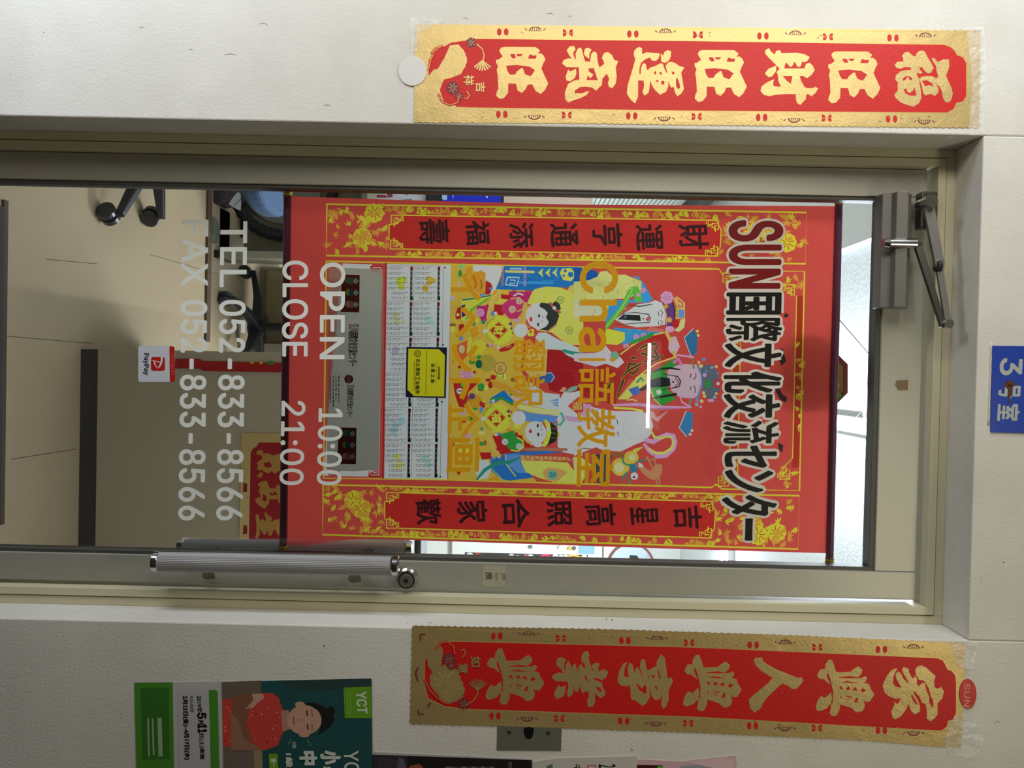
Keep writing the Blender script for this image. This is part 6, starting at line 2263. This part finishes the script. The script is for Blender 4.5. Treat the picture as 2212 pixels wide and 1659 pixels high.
# beige low cabinet and white box beyond the far chair
fb = floor_pt(560, 700)
cabn = empty('low_cabinet', (0.1, fb.y, 0), 'low beige cabinet against the far side behind the black chair', 'cabinet')
obj('cabinet_body', boxes((fb.x - 0.32, 0.55, fb.y, fb.y + 0.35, 0.0, 0.62)), mat('beige_cab', (142, 132, 98), 0.6), cabn, bevel=0.003)
obj('cabinet_door', boxes((fb.x - 0.30, 0.10, fb.y - 0.012, fb.y, 0.04, 0.60)), MATS['beige_cab'], cabn, bevel=0.003)
wb = at(596, 750, fb.y - 0.16)
bm = boxes((wb.x - 0.02, wb.x + 0.11, fb.y - 0.12, fb.y - 0.02, 0.0, 0.22))
setp(obj('carton', bm, mat('white_carton', (168, 166, 158), 0.6), bevel=0.003), 'white carton on the floor in front of the beige cabinet', 'box')

# tall display unit at the left: dark frame with leaflets, seen above the calendar in the photo
YU = 2.80
un = empty('display_unit', (-0.95, YU, 0), 'tall black display unit with leaflets at the left of the office', 'display unit')
ux0, ux1 = -1.19, at(900, 520, YU).x
zz = lambda px: at(px, 425, YU).z
obj('display_frame', boxes((ux0, ux1, YU, YU + 0.25, 0.0, zz(1088))), M_black, un, bevel=0.003)
obj('shelf', boxes((ux0, ux1, YU - 0.03, YU, zz(924), zz(936))), M_black, un)
obj('shelf', boxes((ux0, ux1, YU - 0.03, YU, zz(706), zz(718))), M_black, un)
obj('upper_panel', boxes((ux0, ux1, YU, YU + 0.22, zz(1088), zz(1281))), mat('beige_panel', (206, 186, 168), 0.7), un, bevel=0.003)


def up(px, py):
    p = at(px, py, YU)
    return (px, py)


lf = poster('leaflet', 'white leaflet with a pale green edge standing in the black display unit', [(723, 385), (920, 388), (919, 500), (722, 500)],
            ink((206, 206, 212)), th=0.003, Yw=YU - 0.001, cat='leaflet')
P = Print(YU - 0.0046)
P.poly([(723, 395), (750, 400), (748, 440), (723, 440)], ink((150, 214, 190)))
P.poly([(784, 420), (832, 421), (838, 427), (790, 427)], ink((150, 60, 66)))
P.poly([(832, 410), (848, 414), (848, 426), (838, 427)], ink((150, 60, 66)))
P.line([(868, 410), (878, 420)], 5, ink((110, 120, 200)))
P.poly([(860, 432), (890, 429), (892, 450), (856, 450)], ink((140, 136, 130)))
P.build('leaflet_print', lf)
lb = poster('booklet', 'bright blue booklet above the white leaflet in the display unit', [(954, 388), (1082, 390), (1082, 500), (955, 500)],
            ink((24, 40, 190)), th=0.003, Yw=YU - 0.001, cat='booklet')
P = Print(YU - 0.0046)
P.poly([(955, 392), (966, 412), (966, 431), (959, 432), (955, 430)], ink((170, 210, 230)))
P.poly([(974, 400), (981, 414), (979, 430)], ink((206, 206, 190)))
P.line([(1050, 420), (1052, 426)], 4, ink((190, 206, 230)))
P.build('booklet_print', lb)

# blinds on the left wall and a dark rail under the ceiling
bl = empty('window_blind', (-1.21, 3.6, 2.0), 'pale slatted blind on the left wall of the office', 'blind')
for k in range(26):
    z = 1.72 + k * 0.032
    obj('slat', boxes((-1.215, -1.195, 2.75, 4.9, z, z + 0.024)), mat('blind_slat', (214, 224, 220), 0.5), bl)
setp(obj('curtain_rail', boxes((-1.215, -1.12, 2.45, 4.9, 2.61, 2.70)), mat('charcoal_rail', (58, 62, 66), 0.5), bevel=0.003), 'dark grey curtain rail high on the left wall', 'rail')

# back wall items on the right
YW = 4.995
wbd = poster('whiteboard', 'white magnetic board on the back wall, below the calendar edge in the photo', [(977, 1120), (1288, 1128), (1286, 1330), (975, 1320)],
             mat('board_white', (212, 216, 212), 0.3), th=0.02, Yw=YW, cat='whiteboard')
P = Print(YW - 0.0206)
P.line([(976, 1120), (974, 1320)], 3.0, ink((120, 122, 120)), cap=False)
P.poly([(1004, 1193), (1270, 1199), (1268, 1260), (1003, 1260)], ink((56, 52, 52)))
P.n += 1
P.disc((1015, 1204), 10, ink((210, 212, 206)), keep=True)
P.poly([(1027, 1194), (1038, 1195), (1038, 1206), (1027, 1206)], ink((150, 60, 56)), keep=True)
P.disc((1178, 1208), 16, ink((196, 60, 84)), keep=True, ry=11)
P.disc((1238, 1210), 20, ink((226, 190, 70)), keep=True, ry=12)
P.n += 1
P.disc((1238, 1210), 13, ink((190, 60, 84)), keep=True, ry=9)
for x in (1105, 1118, 1136, 1146, 1200, 1212, 1222, 1262):
    P.disc((x, 1203 + (x % 5)), 7, ink((210, 208, 204)) if x != 1136 else ink((176, 96, 88)), seg=9, keep=True)
P.n += 1
P.build('board_strip', wbd, 'dark strip of round stickers')
for x, y, c in ((1146, 1181, (110, 112, 110)), (1230, 1184, (196, 170, 50)), (1240, 1184, (90, 90, 90)), (1209, 1182, (196, 198, 196))):
    p = at(x, y, YW - 0.02)
    bm = bmesh.new()
    tube(bm, [(p.x, YW - 0.0205, p.z), (p.x, YW - 0.038, p.z)], [0.016, 0.013], seg=16)
    obj('magnet', bm, ink(c), wbd)
poster('notice', 'small light blue notice on the back wall', [(1251, 1160), (1285, 1161), (1284, 1197), (1250, 1196)], ink((130, 172, 206)), th=0.003,
       Yw=YW - 0.022, cat='notice')
nt_ = poster('notice', 'tall white notice with faint print between the board and the clock', [(1304, 1140), (1361, 1142), (1360, 1330), (1303, 1330)], ink((216, 218, 216)),
             th=0.004, Yw=YW, cat='notice')
P = Print(YW - 0.006)
for k in range(8):
    P.line([(1322 + k * 4, 1195), (1322 + k * 4, 1212)], 1.0, ink((176, 176, 176)), keep=True)
P.line([(1303, 1140), (1303, 1330)], 2, ink((80, 82, 84)), keep=True, cap=False)
P.line([(1361, 1142), (1361, 1330)], 2, ink((60, 62, 64)), keep=True, cap=False)
P.build('notice_print', nt_)
cc = at(1362, 1222, YW)
bm = bmesh.new()
R = 0.185
tube(bm, [(cc.x, YW, cc.z), (cc.x, YW - 0.02, cc.z), (cc.x, YW - 0.02, cc.z)], [R, R, R * 0.9], seg=48)
ck = setp(obj('wall_clock', bm, mat('clock_brown', (116, 60, 46), 0.4)), 'round wall clock with a brown rim on the back wall', 'clock')
bm = bmesh.new()
tube(bm, [(cc.x, YW - 0.0195, cc.z), (cc.x, YW - 0.0215, cc.z)], R * 0.9, seg=48)
obj('clock_face', bm, ink((186, 200, 214)), ck)
P = Print(YW - 0.0222)
for n_, (x, y) in (('12', (1400, 1200)), ('11', (1391, 1182)), ('10', (1376, 1172))):
    P.text(n_, (x - 3, y - 4), (x - 3, y + 4), (x + 3, y - 4), ink((110, 116, 124)))
P.poly([(1360, 1199), (1376, 1200), (1380, 1206), (1378, 1240), (1358, 1240)], ink((26, 28, 30)))
P.build('clock_hand', ck)
